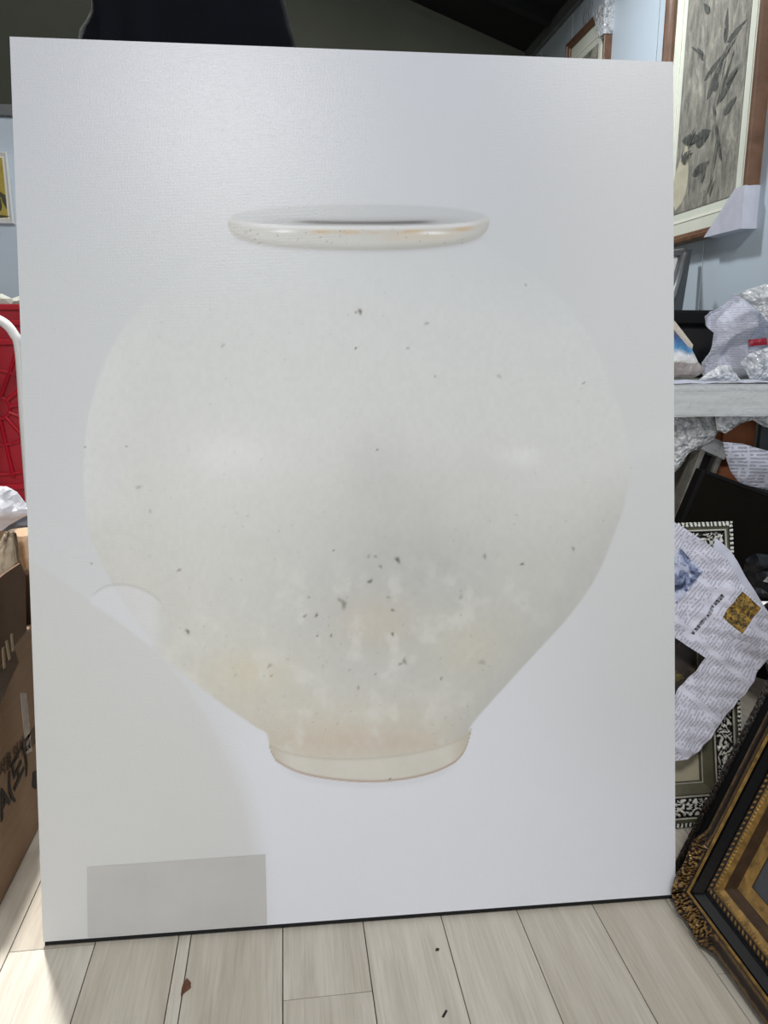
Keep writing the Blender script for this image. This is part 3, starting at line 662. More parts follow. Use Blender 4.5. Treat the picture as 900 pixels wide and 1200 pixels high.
def text_mesh(body, size, mw, m, parent, name='lettering', off=.0004, bold=0.0):
    cu_ = bpy.data.curves.new('t', 'FONT'); cu_.body = body; cu_.size = size; cu_.extrude = off; cu_.resolution_u = 2; cu_.offset = bold; cu_.align_x = 'LEFT'
    to = bpy.data.objects.new('t', cu_); COL.objects.link(to); dg = bpy.context.evaluated_depsgraph_get(); dg.update()
    me_ = bpy.data.meshes.new_from_object(to.evaluated_get(dg)); bpy.data.objects.remove(to)
    o = link(name, me_, m); o.parent = parent; o.matrix_parent_inverse = Matrix.Identity(4)
    if parent: 
        o.matrix_local = parent.matrix_basis.inverted() @ mw
    return o
# handwriting "A(도)" climbing along the face
p0 = at(2, 962, X=BX+.0015); p1 = at(30, 900, X=BX+.0015)
d = (p1-p0).normalized(); upv = Vector((1, 0, 0)).cross(d)
mwt = Matrix((d, upv, Vector((1, 0, 0)))).transposed().to_4x4(); mwt.translation = p0
text_mesh('A(도)', .064, mwt, M_INK, cb, bold=.0012)
p0 = at(0, 912, X=BX+.0015); p1 = at(30, 876, X=BX+.0015); d = (p1-p0).normalized(); upv = Vector((1, 0, 0)).cross(d)
mwt = Matrix((d, upv, Vector((1, 0, 0)))).transposed().to_4x4(); mwt.translation = p0
text_mesh('서울 인사', .030, mwt, mat('faded_print', (70, 52, 42), .8, bump=0), cb)
p0 = at(37, 925, X=BX+.0015); p1 = at(42, 900, X=BX+.0015); 
strip('ink_mark', [face_pt(39, 905), face_pt(43, 903), face_pt(43, 925), face_pt(38, 922)], (-.001, 0, 0), M_INK, cb)

# crumpled folded corrugated board resting on the box
def blob(name, pts_px, Yd, thick, m, label, cat, seed, amp=.012, k=18, group=None, sub=.012, flat=True, extra=None, rx=0):
    """a crumpled closed shape: outline from points at depth Yd, bulging both ways"""
    P = [at(a, b, Y=Yd) for a, b in pts_px]; n_ = len(P); xs2 = [(p.x, p.z) for p in P]
    x0, x1 = min(a for a, _ in xs2), max(a for a, _ in xs2); z0, z1 = min(b for _, b in xs2), max(b for _, b in xs2)
    cents = []; bd = []
    for i in range(n_):
        a, b = Vector(xs2[i]), Vector(xs2[(i+1) % n_]); kk = max(1, int((b-a).length/sub))
        for q in range(kk): bd.append(a.lerp(b, q/kk))
    vv = list(bd); ed = [(i, (i+1) % len(bd)) for i in range(len(bd))]
    r = random.Random(seed); x = x0
    def inside(p):
        c = False; j = len(bd)-1
        for i in range(len(bd)):
            if (bd[i].y > p.y) != (bd[j].y > p.y) and p.x < (bd[j].x-bd[i].x)*(p.y-bd[i].y)/(bd[j].y-bd[i].y)+bd[i].x: c = not c
            j = i
        return c
    while x < x1:
        z = z0
        while z < z1:
            p = Vector((x+r.uniform(-.3, .3)*sub, z+r.uniform(-.3, .3)*sub))
            if inside(p) and min((p-b).length for b in bd) > sub*.45: vv.append(p)
            z += sub
        x += sub
    rv, _, rf, _, _, _ = delaunay_2d_cdt(vv, ed, [], 1, 1e-6)
    cr = Crumple(seed, k); bm = bmesh.new(); o = Vector((sum(v.x for v in rv)/len(rv), Yd, z0)); F_, B_ = [], []
    nb = len(bd)
    for i, v in enumerate(rv):
        dd = min((v-b).length for b in bd); bulge = thick*(1-math.exp(-dd/(thick*.9+1e-4))) 
        cval = cr(Vector((v.x, v.y, .3))); w_ = min(1, dd/.01)
        F_.append(bm.verts.new(Vector((v.x, Yd-.001-bulge-amp*cval*(.35+.65*w_), v.y))-o)); B_.append(bm.verts.new(Vector((v.x, Yd+.001+bulge*.8-amp*cval*(.35+.65*w_), v.y))-o))
    bm.verts.ensure_lookup_table(); uv = bm.loops.layers.uv.new('UVMap'); eset = {}
    for f in rf:
        bm.faces.new([F_[i] for i in f]); bm.faces.new([B_[i] for i in f][::-1])
        for i in range(len(f)): a_, b_ = f[i], f[(i+1) % len(f)]; eset[(a_, b_)] = 1
    for (a_, b_) in eset:
        if (b_, a_) not in eset: bm.faces.new((F_[b_], F_[a_], B_[a_], B_[b_]))
    for f in bm.faces:
        for l_ in f.loops: l_[uv].uv = (l_.vert.co.x, l_.vert.co.z)
    ob = bm_obj(name, bm, m, None, smooth=not flat); ob.location = o; tag(ob, label, cat, group); return ob
def corrug_mat():
    t = NT('corrugated_board_edge'); v = t.obj((60, 60, 8)); n = t.noise(v, 1.2, 4, .6, .5)
    t.base(t.ramp(n, [(.4, s2l((84, 68, 54))), (.58, s2l((186, 172, 150)))])); t.rough(.8); t.bump(n, .6, .004); return t.m
blob('folded_cardboard', [(-25, 650), (0, 634), (5, 624), (13, 620), (19, 625), (22, 645), (24, 664), (26, 690), (-25, 700)], 1.425, .022, corrug_mat(), 'torn folded corrugated cardboard with pale streaks behind the taped box', 'cardboard', 3, .006, 30, sub=.01)
fl_ = blob('box_flap', [(-25, 690), (4, 672), (23, 656), (27, 666), (30, 700), (31, 758), (-25, 770)], 1.385, .006, M_CARDIN, 'x', 'x', 8, .006, 22, sub=.012)
for k_ in ('label', 'category'): del fl_[k_]
fl_.parent = cb; fl_.location = fl_.location-Vector(cb.location)
peach = blob('wrapping_paper', [(14, 620), (45, 617), (50, 664), (36, 676), (24, 684), (14, 684)], 1.475, .02, M_PEACH, 'pale peach paper sheet beside the dark cardboard flap', 'paper', 9, .006, 25)
cloth = blob('grey_bag', [(2, 622), (12, 606), (50, 596), (55, 622), (30, 626)], 1.52, .022, mat('blue_grey_nylon', (104, 108, 118), .6), 'slate grey bag under the white plastic bag', 'bag', 12, .004, 25)
bag = blob('plastic_bag', [(-30, 580), (-12, 570), (8, 570), (20, 577), (30, 590), (36, 597), (34, 603), (24, 608), (10, 616), (2, 622), (-30, 622)], 1.50, .04, M_BAG, 'crinkled white plastic bag by the left canvas edge', 'bag', 21, .011, 26, sub=.007)
dk = blob('torn_cardboard', [(22, 668), (50, 664), (54, 800), (30, 800), (26, 740)], 1.418, .006, M_CARDIN, 'dark torn cardboard piece with loose strips beside the canvas edge', 'cardboard', 31, .008, 30)
for px_, py_ in ((22, 735), (26, 742)):
    pass
# support box under those pieces (hidden by them)
sb = box('cardboard_carton', (-.86, 1.44, .0005), (-.43, 1.62, at(20, 690, Y=1.46).z), M_CARD, None, .003)
tag(sb, 'low plain carton behind the taped box carrying bags and paper', 'box')
# red crate
CY = 2.2
c_t = at(10, 356, Y=CY).z; c_b = at(30, 592, Y=CY).z; hub = at(-4, 478, Y=CY)
Wc = .48; x0c = hub.x-Wc/2
lowbox = box('storage_carton', (x0c-.02, CY+.005, .0005), (x0c+Wc+.03, CY+.36, c_b-.001), M_CARD, None, .003); tag(lowbox, 'plain carton under the red plastic crate', 'box')
cr_ = thing('plastic_crate', 'bright red ribbed plastic crate at the left behind the canvas', 'crate', (x0c, CY, c_b))
Hc = c_t-c_b; bm = bmesh.new()
for lo, hi in (((.0, .010, 0), (Wc, .016, Hc)), ((0, .34, 0), (Wc, .35, Hc)), ((0, .016, 0), (.01, .34, Hc)), ((Wc-.01, .016, 0), (Wc, .34, Hc)), ((.01, .016, 0), (Wc-.01, .34, .01))): add_box(bm, lo, hi)
bm_obj('crate_body', bm, M_REDD, cr_)
for z_ in (0, .045, Hc-.105, Hc-.055, Hc-.015):
    box('rib', (0, 0, z_), (Wc, .0098, z_+.014), M_RED, cr_, .002)
hc = Vector((Wc/2, 0, hub.z-c_b))
for rad in (.032, .105, .19):
    bm = bmesh.new(); tube_bm(bm, [(hc.x+rad*math.cos(a_*PI/24), .006, hc.z+rad*.96*math.sin(a_*PI/24)) for a_ in range(49)], .0045, 6, False); bm_obj('ring_rib', bm, M_RED, cr_)
for k in range(12):
    a_ = k*PI/6+.12; bm = bmesh.new(); e_ = min(.235/abs(math.cos(a_)), (.19)/max(abs(math.sin(a_)), .01), .26)
    tube_bm(bm, [(hc.x+.032*math.cos(a_), .005, hc.z+.032*math.sin(a_)), (hc.x+e_*math.cos(a_), .005, hc.z+e_*math.sin(a_))], .005, 6); bm_obj('rib', bm, M_RED, cr_)
pl_ = blob('paper_tray', [(-20, 349), (2, 344), (14, 350), (24, 346), (30, 357), (-20, 357)], CY+.05, .02, M_CREAM, 'cream paper tray lying on the rim of the red crate', 'tray', 5, .002, 20)
# white tubular trolley
ty = 1.98
loop = [at(*p, Y=ty) for p in ((-58, 720), (-50, 600), (-42, 420), (-32, 390), (-12, 374), (4, 378), (16, 391), (23, 412), (29, 500), (37, 610), (46, 750))]
tr = thing('hand_trolley', 'white tubular trolley handle arching in front of the red crate', 'trolley', (loop[0].x, ty, 0)); O = Vector(tr.location)
P = [p-O for p in smooth_pts(loop, 6)]; P = [Vector((P[0].x-.01, 0, .035))]+P+[Vector((P[-1].x+.02, 0, .035))]
bm = bmesh.new(); tube_bm(bm, P, .0115, 12); bm_obj('handle_loop', bm, M_WHITE, tr, True)
for z_ in (.12, .32): bm = bmesh.new(); tube_bm(bm, [(P[0].x, 0, z_), (P[-1].x-.01, 0, z_)], .008, 8); bm_obj('cross_bar', bm, M_WHITE, tr)
box('toe_plate', (P[0].x, -.14, .012), (P[-1].x, .0, .018), M_STEEL, tr, .001)
for xx in (P[0].x-.02, P[-1].x+.02):
    bm = bmesh.new(); bmesh.ops.create_cone(bm, segments=20, radius1=.05, radius2=.05, depth=.025, cap_ends=True, matrix=Matrix.Translation((xx, .03, .051)) @ Matrix.Rotation(PI/2, 4, 'Y')); bm_obj('wheel', bm, M_BLACKP, tr)

# ------------------------------------------------------------------ right side: table and what lies on it
TY0, TY1, TX0, TX1 = 1.70, 2.62, .50, 1.335
zt0 = at(840, 452, Y=TY0).z; zt1 = at(840, 486, Y=TY0).z
tab = thing('work_table', 'pale grey-green table with a thick wrapped front rail by the right wall', 'table', (TX0, TY0, 0))
dx, dy = TX1-TX0, TY1-TY0; M_TAB = mat('pale_grey_laminate', (188, 192, 184), .35, var=.06, scale=10, bump=.1, stretch=(.5, 8, 8))
box('tabletop', (0, .0, zt0-.012), (dx, dy, zt0), M_TAB, tab, .002)
box('front_rail', (0, 0.001, zt1), (dx, .03, zt0-.0125), M_TAB, tab, .004)
box('back_rail', (0, dy-.03, zt1), (dx, dy, zt0-.0125), M_TAB, tab, .004)
for xx in (0, dx-.045):
    for yy in (.032, dy-.08): box('leg', (xx, yy, 0), (xx+.045, yy+.045, zt0-.0125), M_TAB, tab, .003)
bm = bmesh.new(); add_box(bm, (-.003, -.004, zt1-.004), (dx+.003, -.001, zt0+.004)); bmesh.ops.subdivide_edges(bm, edges=bm.edges[:], cuts=14, use_grid_fill=True)
for v in bm.verts: v.co.y += -abs(noise.noise(Vector((v.co.x*8, v.co.y*8, v.co.z*40))))*.004; v.co.z += noise.noise(v.co*20)*.003
bm_obj('plastic_wrap', bm, M_FILM, tab)

M_N1 = newsprint('newsprint_small', (206, 208, 222), .0062, cols=.06, ink=.42)
M_N2 = newsprint('newsprint_columns', (200, 202, 216), .0085, cols=.05)
# flat papers on the table edge
def flat_sheet(name, poly, z, m, label, cat, seed, amp=.004, group=None):
    bm = bmesh.new(); r = random.Random(seed); n_ = 14
    P = [Vector((a, b, 0)) for a, b in poly]; O = sum(P, Vector())/4; O.z = z
    g = []
    for i in range(n_+1):
        for j in range(n_+1):
            u_, v_ = i/n_, j/n_; p = (P[0].lerp(P[1], u_)).lerp(P[3].lerp(P[2], u_), v_)
            g.append(bm.verts.new(Vector((p.x-O.x, p.y-O.y, amp*abs(noise.noise(Vector((p.x*14+seed, p.y*14, 0))))+.0006))))
    uv = bm.loops.layers.uv.new('UVMap')
    for i in range(n_):
        for j in range(n_): bm.faces.new((g[i*(n_+1)+j], g[(i+1)*(n_+1)+j], g[(i+1)*(n_+1)+j+1], g[i*(n_+1)+j+1]))
    for f in bm.faces:
        for l_ in f.loops: l_[uv].uv = (l_.vert.co.x, l_.vert.co.y)
    o = bm_obj(name, bm, m); sd = o.modifiers.new('thick', 'SOLIDIFY'); sd.thickness = .0008; sd.offset = 1; o.location = O; return tag(o, label, cat, group)
flat_sheet('newspaper_sheet', [(.76, 1.697), (1.25, 1.70), (1.22, 1.80), (.74, 1.82)], zt0+.0045, M_N1, 'flat newspaper sheet along the table front edge', 'newspaper', 2, .01)
blob('crumpled_newspaper', [(829, 444), (828, 425), (832, 412), (836, 390), (830, 382), (833, 368), (846, 360), (860, 350), (862, 343), (872, 350), (882, 360), (898, 372), (915, 400), (915, 444)], 1.93, .045, M_N1, 'big ball of crumpled white newspaper on the table by the wall', 'newspaper', 43, .050, 15, sub=.007)
bw = blob('bubble_wrap', [(864, 344), (880, 338), (900, 332), (935, 330), (950, 444), (880, 446), (868, 425), (878, 415), (905, 405), (905, 385), (890, 365)], 1.80, .030, M_BUBBLE, 'silvery bubble wrap bundle at the right end of the table', 'bubble wrap', 44, .012, 24, sub=.009)
blob('bubble_wrap', [(818, 446), (830, 436), (845, 428), (856, 428), (868, 446)], 1.775, .018, M_BUBBLE, 'low scrap of bubble wrap in front of the crumpled newspaper ball', 'bubble wrap', 47, .008, 28, sub=.008)
rb = blob('red_ribbon', [(877, 398), (898, 396), (899, 404), (878, 406)], 1.735, .003, mat('dark_red_tape', (150, 24, 44), .4), 'short strip of dark red tape on the bubble wrap bundle', 'tape', 4, .001, 20, sub=.008)
def colour_news():
    t = NT('colour_newspaper'); tc = t.n('ShaderNodeTexCoord'); sp = t.n('ShaderNodeSeparateXYZ'); t.l(tc.outputs['Object'], sp.inputs[0])
    n = t.math('ADD', sp.outputs[2], t.math('MULTIPLY', t.noise(tc.outputs['Object'], 18, 3), .03))
    t.base(t.ramp(t.math('MULTIPLY', n, 6.5), [(0, s2l((140, 134, 134))), (.33, s2l((170, 160, 158))), (.36, s2l((232, 230, 226))), (.47, s2l((226, 226, 230))), (.55, s2l((96, 160, 206))), (.72, s2l((92, 132, 190))), (.84, s2l((120, 112, 150))), (1, s2l((60, 50, 60)))])); t.rough(.5); return t.m
blob('folded_magazine', [(770, 442), (768, 384), (780, 374), (790, 376), (800, 388), (810, 408), (818, 424), (826, 434), (818, 440), (812, 443)], 1.88, .022, colour_news(), 'folded newspaper page with blue picture beside the canvas edge', 'newspaper', 52, .007, 22, sub=.009)
blob('paper_strip', [(788, 374), (792, 378), (812, 404), (811, 409), (806, 406), (786, 382)], 1.84, .003, mat('cream_paper_edge', (206, 196, 182), .6), 'narrow curled cream paper strip over the folded colour page', 'paper', 6, .002, 20, sub=.008)
# black frame lying against the wall behind
bf = thing('black_picture_frame', 'matt black picture frame standing behind the newspapers on the table', 'frame', (.80, 2.12, zt0))
bW, bH = .50, at(820, 364, Y=2.12).z-zt0
prof = [(0, 0, 0), (0, .03, 0), (.006, .034, 0), (.035, .034, 0), (.045, .02, 0), (.045, 0, 0)]
frame_rails(bf, bW, bH, prof, [M_BLACKP], step=.1)
box('backing_board', (.04, -.012, .04), (bW-.04, -.004, bH-.04), mat('black_card', (20, 18, 20), .8), bf, 0)
# grey board and silver tube frame leaning on the wall at the canvas edge
gz0 = zt0
gb = thing('grey_board', 'tall dark grey board standing just right of the canvas edge, below the ink painting', 'board', (.86, 2.45, gz0))
gx1 = at(803, 330, Y=2.45).x
bm = bmesh.new(); W0 = gx1-.86
vs = [(.0, 0, 0), (W0-.02, 0, 0), (W0+.014, 0, at(808, 292, Y=2.45).z-gz0), (0, 0, at(780, 292, Y=2.45).z-gz0)]
strip('board_panel', vs, (0, .02, 0), M_DKGREY, gb)
box('board_foot', (0, -.004, 0), (W0-.03, .024, .006), M_DKGREY, gb, .001)
sf = thing('silver_frame_corner', 'slim silver framed white picture leaning against the dark grey board', 'frame', (.80, 2.38, gz0))
P0 = at(789, 345, Y=2.38)-Vector(sf.location); P1 = at(801, 296, Y=2.38)-Vector(sf.location)
bm = bmesh.new(); tube_bm(bm, [(P0.x-.14, 0, .008), (P0.x-.003, .0, P0.z), (P1.x, 0, P1.z)], .013, 8); bm_obj('side_rail', bm, M_STEEL, sf, True)
bm = bmesh.new(); tube_bm(bm, [(P1.x, 0, P1.z), (P1.x-.2, 0, P1.z-.015)], .012, 8); bm_obj('top_rail', bm, M_STEEL, sf, True)
strip('white_panel', [(P0.x-.14, .004, .01), (P0.x, .004, P0.z), (P1.x, .004, P1.z), (P1.x-.2, .004, P1.z-.015)], (0, .004, 0), M_WHITE, sf)

# ------------------------------------------------------------------ under the table
def leaning_frame(name, px_top, px_bot, Yd, wd, dep, W, H, mats, label, back):
    """picture frame tipped sideways in its own plane: one long rail follows the two picture points"""
    a = at(*px_bot, Y=Yd); b = at(*px_top, Y=Yd); up = (b-a).normalized(); x = Vector((up.z, 0, -up.x))
    mw = basis(a-x*W, x, up); foot = mw.translation+x*W
    t = thing(name, label, 'frame', mw=mw)
    prof = [(0, 0, 0), (0, dep, 0), (wd*.12, dep*1.05, 0), (wd*.3, dep*.8, 1), (wd*.7, dep*.75, 1), (wd*.8, dep*.95, 0), (wd, dep*.7, 0), (wd, 0, 0)]
    frame_rails(t, W, H, prof, mats, step=.05)
    box('backing_board', (wd*.9, -dep*.4, wd*.9), (W-wd*.9, -.002, H-wd*.9), back, t, 0)
    return t
def down(px_top, px_bot, Yd, z=.0):
    a = at(*px_top, Y=Yd); b = at(*px_bot, Y=Yd); t_ = (z-a.z)/(b.z-a.z); return a+(b-a)*t_
def lf_frame(name, pt, pb, Yd, wd, dep, W, mats, label, back):
    a = down(pt, pb, Yd, .0); b = at(*pt, Y=Yd); up = (b-a).normalized(); x = Vector((up.z, 0, -up.x)); H = (b-a).length
    # other bottom corner would dip below the floor by W*up.x: lift so the lowest corner rests on it
    mw = basis(a-x*W, x, up)
    t = thing(name, label, 'frame', mw=mw)
    prof = [(0, 0, 0), (0, dep, 0), (wd*.12, dep*1.05, 0), (wd*.3, dep*.8, 1), (wd*.7, dep*.75, 1), (wd*.8, dep*.95, 0), (wd, dep*.7, 0), (wd, 0, 0)]
    frame_rails(t, W, H, prof, mats, step=.05)
    box('backing_board', (wd*.9, -dep*.4, wd*.9), (W-wd*.9, -.002, H-wd*.9), back, t, 0)
    return t
def moulding(name, pt, pb, Yd, wd, dep, mats, label, zones, th=0):
    """length of picture moulding standing aslant on the floor: profile across x, extruded along its length"""
    a = down(pt, pb, Yd, .003); b = at(*pt, Y=Yd); a.y -= .10; up = (b-a).normalized(); mw = basis(a, Vector((up.z, 0, -up.x)), up); L = (b-a).length
    t = thing(name, label, 'moulding', mw=mw)
    for (x0, x1, y0, mi, nm) in zones:
        box(nm, (-wd+x0*wd, -y0*dep, abs(.0)), (-wd+x1*wd-.0004, dep*.3, L), mats[mi], t, .0015)
    return t
zn = [(0, .22, 1, 0, 'edge_strip'), (.22, .62, .45, 1, 'channel'), (.62, .80, .8, 2, 'channel'), (.80, 1, 1.1, 0, 'edge_strip')]
g1 = moulding('grey_moulding', (843, 523), (791, 628), 1.83, .062, .03, [M_GREYFRAME, M_BLACKP, M_DARKMET], 'thick grey moulding with black channel leaning aslant under the table', zn)
g2 = moulding('taupe_moulding', (818, 526), (776, 606), 1.90, .045, .03, [M_GREYFRAME, mat('taupe_moulding', (112, 106, 98), .5, var=.15), M_GREYFRAME], 'pale taupe moulding leaning left of the thick grey one under the table', [(0, .35, .6, 1, 'edge_strip'), (.35, .7, 1, 0, 'channel'), (.7, 1, .5, 1, 'edge_strip')])
g1L = (at(843, 523, Y=1.83)-g1.matrix_world.translation).length
bm = bmesh.new(); add_box(bm, (-.066, -.037, g1L-.035), (.004, .013, g1L+.004), .002); bmesh.ops.subdivide_edges(bm, edges=bm.edges[:], cuts=2, use_grid_fill=True)
for v in bm.verts: v.co += noise.noise_vector(v.co*60)*.003
bm_obj('clear_wrap', bm, M_FILM, g1)
bt = blob('bubble_wrap', [(782, 487), (850, 487), (846, 500), (836, 515), (822, 522), (806, 532), (796, 548), (782, 560)], 1.78, .014, M_BUBBLE, 'sheet of bubble wrap hanging under the table beside the canvas', 'bubble wrap', 61, .012, 26, sub=.01)
bt2 = blob('bubble_wrap', [(838, 486), (848, 482), (925, 478), (925, 506), (895, 500), (882, 492), (868, 496), (850, 508), (840, 504)], 1.745, .012, M_BUBBLE, 'bubble wrap fringe below the right part of the table rail', 'bubble wrap', 62, .008, 30, sub=.008)
ca_ = thing('brown_carton', 'open reddish brown carton deep under the table', 'box', (at(845, 520, Y=1.87).x, 1.87, .0))
M_RCARD = mat('reddish_cardboard', (150, 92, 60), .85, var=.12, scale=10)
hz = at(870, 492, Y=1.87).z
box('box_body', (0.0, 0, 0.001), (at(884, 520, Y=1.87).x-ca_.location.x, .30, hz), M_RCARD, ca_, .002)
strip('box_flap', [(0.0, -.001, hz-.001), (-.02, -.04, hz-.09), (.05, -.03, hz-.10), (.06, -.001, hz-.001)], (0, -.003, 0), M_RCARD, ca_)
gpan = box('slate_board', (at(889, 520, Y=1.84).x, 1.835, .001), (1.285, 1.85, at(890, 492, Y=1.85).z), M_DKGREY, None, .002); tag(gpan, 'dark grey board standing right of the brown carton under the table', 'board')
news2 = blob('newspaper_bundle', [(847, 518), (870, 520), (905, 530), (935, 536), (935, 585), (900, 574), (876, 569), (866, 565), (856, 552), (850, 536)], 1.72, .02, M_N2, 'folded newspaper bundle with small columns of text under the table', 'newspaper', 71, .010, 18, sub=.009)
# big dark canvas tipped sideways
pA = at(826, 556, Y=1.60); pB = at(905, 585, Y=1.60)
xd = (pB-pA).normalized(); dn = Vector((xd.z, 0, -xd.x)); 
if dn.z > 0: dn = -dn
Hd = .62
dc = thing('dark_canvas', 'dark olive-black unframed canvas tipped under the table behind the newspaper', 'canvas', mw=basis(pA+dn*0, xd, -dn))
M_DARKC = mat('dark_varnished_paint', (17, 14, 9), .8, spec=.1, var=.35, scale=5, bump=.15)
Lc = 0
lo_z = lambda p: (dc.matrix_world @ Vector(p)).z
hh = .50
while min(lo_z((0, 0, -hh)), lo_z((.55, 0, -hh))) < .001: hh -= .01
box('painted_face', (0, -.002, -hh), (.42, 0, 0), M_DARKC, dc, 0)
box('stretcher', (0.001, .0005, -hh+.001), (.419, .025, -.001), M_PLY, dc, .001)
box('dark_edge', (-.012, -.003, -hh), (-.0005, .025, .008), M_BLACKP, dc, .002)
box('dark_edge', (-.0002, -.003, .0005), (.42, .025, .010), M_BLACKP, dc, .002)
# black film bag
blob('black_bag', [(872, 655), (885, 648), (930, 652), (950, 720), (950, 800), (905, 800), (893, 770), (880, 735), (870, 700)], 1.50, .04, M_BLACKBAG, 'crinkled black plastic bag right of the large newspaper sheet', 'bag', 81, .016, 26, sub=.011)

# ------------------------------------------------------------------ silver carved frame
M_SILV = None
def carved(name, hi, lo, metal=.7, rough=.35, lo_h=.35, hi_h=.65):
    t = NT(name); a = t.attr('relief'); v = t.obj(); nz = t.noise(v, 120, 3)
    k = t.math('ADD', a.outputs['Fac'], t.math('MULTIPLY', t.math('SUBTRACT', nz, .5), .35))
    t.base(t.ramp(k, [(lo_h, s2l(lo)), (hi_h, s2l(hi))])); t.rough(rough); t.b.inputs['Metallic'].default_value = metal; t.bump(nz, .4, .001); return t.m
def swirl(s, w, P):
    """acanthus-like scroll relief 0..1 on a band; s along, w 0..1 across"""
    q = s/P; i = math.floor(q); f = q-i-.5; sg = 1 if i % 2 else -1
    y_ = (w-.5)*sg; r_ = math.hypot(f*1.1, y_*1.15); th = math.atan2(y_, f)
    a = math.sin(th*1+r_*21+sg); b = math.sin((f*1.6+y_*2.2+.5*math.sin(y_*6))*15)
    nz = noise.noise(Vector((q*1.7, w*1.5, 3.1))); c_ = math.sin((f*7+y_*9*(1 if nz > 0 else -.6)+4.5*nz)*3.1)
    g = a*math.exp(-(r_*2.6)**2)*1.1+b*.45*(1-math.exp(-(r_*2.2)**2))+c_*.75
    return max(0, min(1, .5+.62*g))*min(1, 7*w+.1, 7*(1-w)+.1)
def relief_rails(parent, W, H, zones, m_list, amp, step, name='frame_rail', sides=(0, 1, 2, 3)):
    """zones: [(w0,h0,w1,h1,kind,matidx,n)] mitred carved rails with a relief attribute"""
    cols = []
    for (w0, h0, w1, h1, kind, mi, n_) in zones:
        for q in range(n_+1):
            t = q/n_; cols.append((w0+(w1-w0)*t, h0+(h1-h0)*t, kind, mi, t))
    for side in sides:
        Ls = W if side % 2 == 0 else H; n = max(4, int(Ls/step)); verts = []; rel = []; faces = []; mi_ = []; nc = len(cols)
        for k in range(n+1):
            for (wi, h_, kind, mi, t) in cols:
                s = wi+(Ls-2*wi)*k/n; e = 0
                if kind == 'swirl': e = swirl(s, t, .042)
                elif kind == 'key': e = 1.0 if (math.sin(s*2*PI/.008) > 0) else .15
                elif kind == 'bead': e = abs(math.sin(s*PI/.006))*math.sin(PI*t)
                elif kind == 'line': e = .85
                elif kind == 'rope': e = (.5+.5*math.sin((s+t*.006)*2*PI/.009))*math.sin(PI*min(1, max(0, t)))
                elif kind == 'deco':
                    cd_ = min(s, Ls-s); kf = max(0, min(1, (.13-cd_)/.05)); e = swirl(s, t, .026)*kf+.55*(1-kf)*(.5+.5*math.sin(t*PI*3))
                A = {'swirl': amp, 'key': amp*.25, 'bead': amp*.45, 'line': 0, 'rope': amp*.4, 'deco': amp*.8}.get(kind, 0)
                ex = 0
                if kind == 'deco':
                    cd_ = min(s, Ls-s); kf = max(0, min(1, (.125-cd_)/.03)); ex = (1-t)*.009*kf*(1+.25*math.sin(cd_*90))*min(1, cd_/.03); h_ = h_+.006*kf*(1-t)
                ii_ = wi-ex; hh = h_+A*e
                verts.append({0: (s, -hh, ii_), 1: (W-ii_, -hh, s), 2: (W-s, -hh, H-ii_), 3: (ii_, -hh, H-s)}[side]); rel.append(e)
        for k in range(n):
            for j in range(nc-1):
                a_ = k*nc+j; faces.append((a_, a_+nc, a_+nc+1, a_+1)); mi_.append(cols[j+1][3])
        b0 = len(verts)
        for k in (0, n):   # back face corners
            for wi in (cols[0][0], cols[-1][0]):
                s = wi+(Ls-2*wi)*(k/n); verts.append({0: (s, 0, wi), 1: (W-wi, 0, s), 2: (W-s, 0, H-wi), 3: (wi, 0, H-s)}[side]); rel.append(0)
        faces += [(b0, b0+2, n*nc)+tuple(k*nc for k in range(n-1, -1, -1)), (b0+1,)+tuple(k*nc+nc-1 for k in range(n+1))+(b0+3,), (b0, b0+1, b0+3, b0+2)]; mi_ += [0, 0, 0]
        me_ = bpy.data.meshes.new(name); me_.from_pydata(verts, [], faces)
        at_ = me_.attributes.new('relief', 'FLOAT', 'POINT'); at_.data.foreach_set('value', rel)
        o = link(name, me_, m_list, parent); me_.polygons.foreach_set('material_index', mi_); me_.validate(); me_.update()
M_SILV = carved('silver_leaf_carving', (222, 222, 214), (22, 22, 18), .15, .4, .42, .62)
M_OLV = mat('olive_bronze', (96, 94, 76), .4, metal=.3, var=.2, scale=30)
M_SILVL = mat('silver_line', (190, 190, 178), .35, metal=.3, var=.2, scale=60)
sBR = Vector((.822, 1.182, 0.0)); sTR = at(851.5, 611, X=.822); upS = (sTR-sBR).normalized(); HS = (sTR-sBR).length; WS = .47
sil = thing('carved_silver_frame', 'ornate silver and black carved frame behind the newspaper at the canvas edge', 'frame', mw=basis(sBR-Vector((WS, 0, 0)), (1, 0, 0), upS))
z_s = [(0, .004, 0, .018, 'flat', 1, 1), (0, .018, .008, .020, 'key', 0, 3), (.0082, .017, .0138, .016, 'flat', 1, 1), (.014, .021, .0165, .021, 'line', 2, 1), (.017, .016, .055, .022, 'swirl', 0, 16), (.0555, .026, .0585, .026, 'line', 2, 1), (.059, .020, .075, .011, 'flat', 1, 2), (.0755, .012, .0775, .012, 'line', 2, 1), (.078, .010, .078, .004, 'flat', 1, 1)]
relief_rails(sil, WS, HS, z_s, [M_SILV, M_OLV, M_SILVL], .007, .0022)
box('mat_board', (.074, -.0035, .074), (WS-.074, -.001, HS-.074), mat('aged_cream_card', (170, 164, 142), .8), sil, 0)
box('artwork', (.10, -.005, .155), (WS-.079, -.0036, HS-.10), picture_mat('dark_still_life', [(.3, (30, 28, 30)), (.55, (66, 58, 54)), (.62, (128, 122, 66)), (.75, (156, 148, 90))], 10), sil, 0)

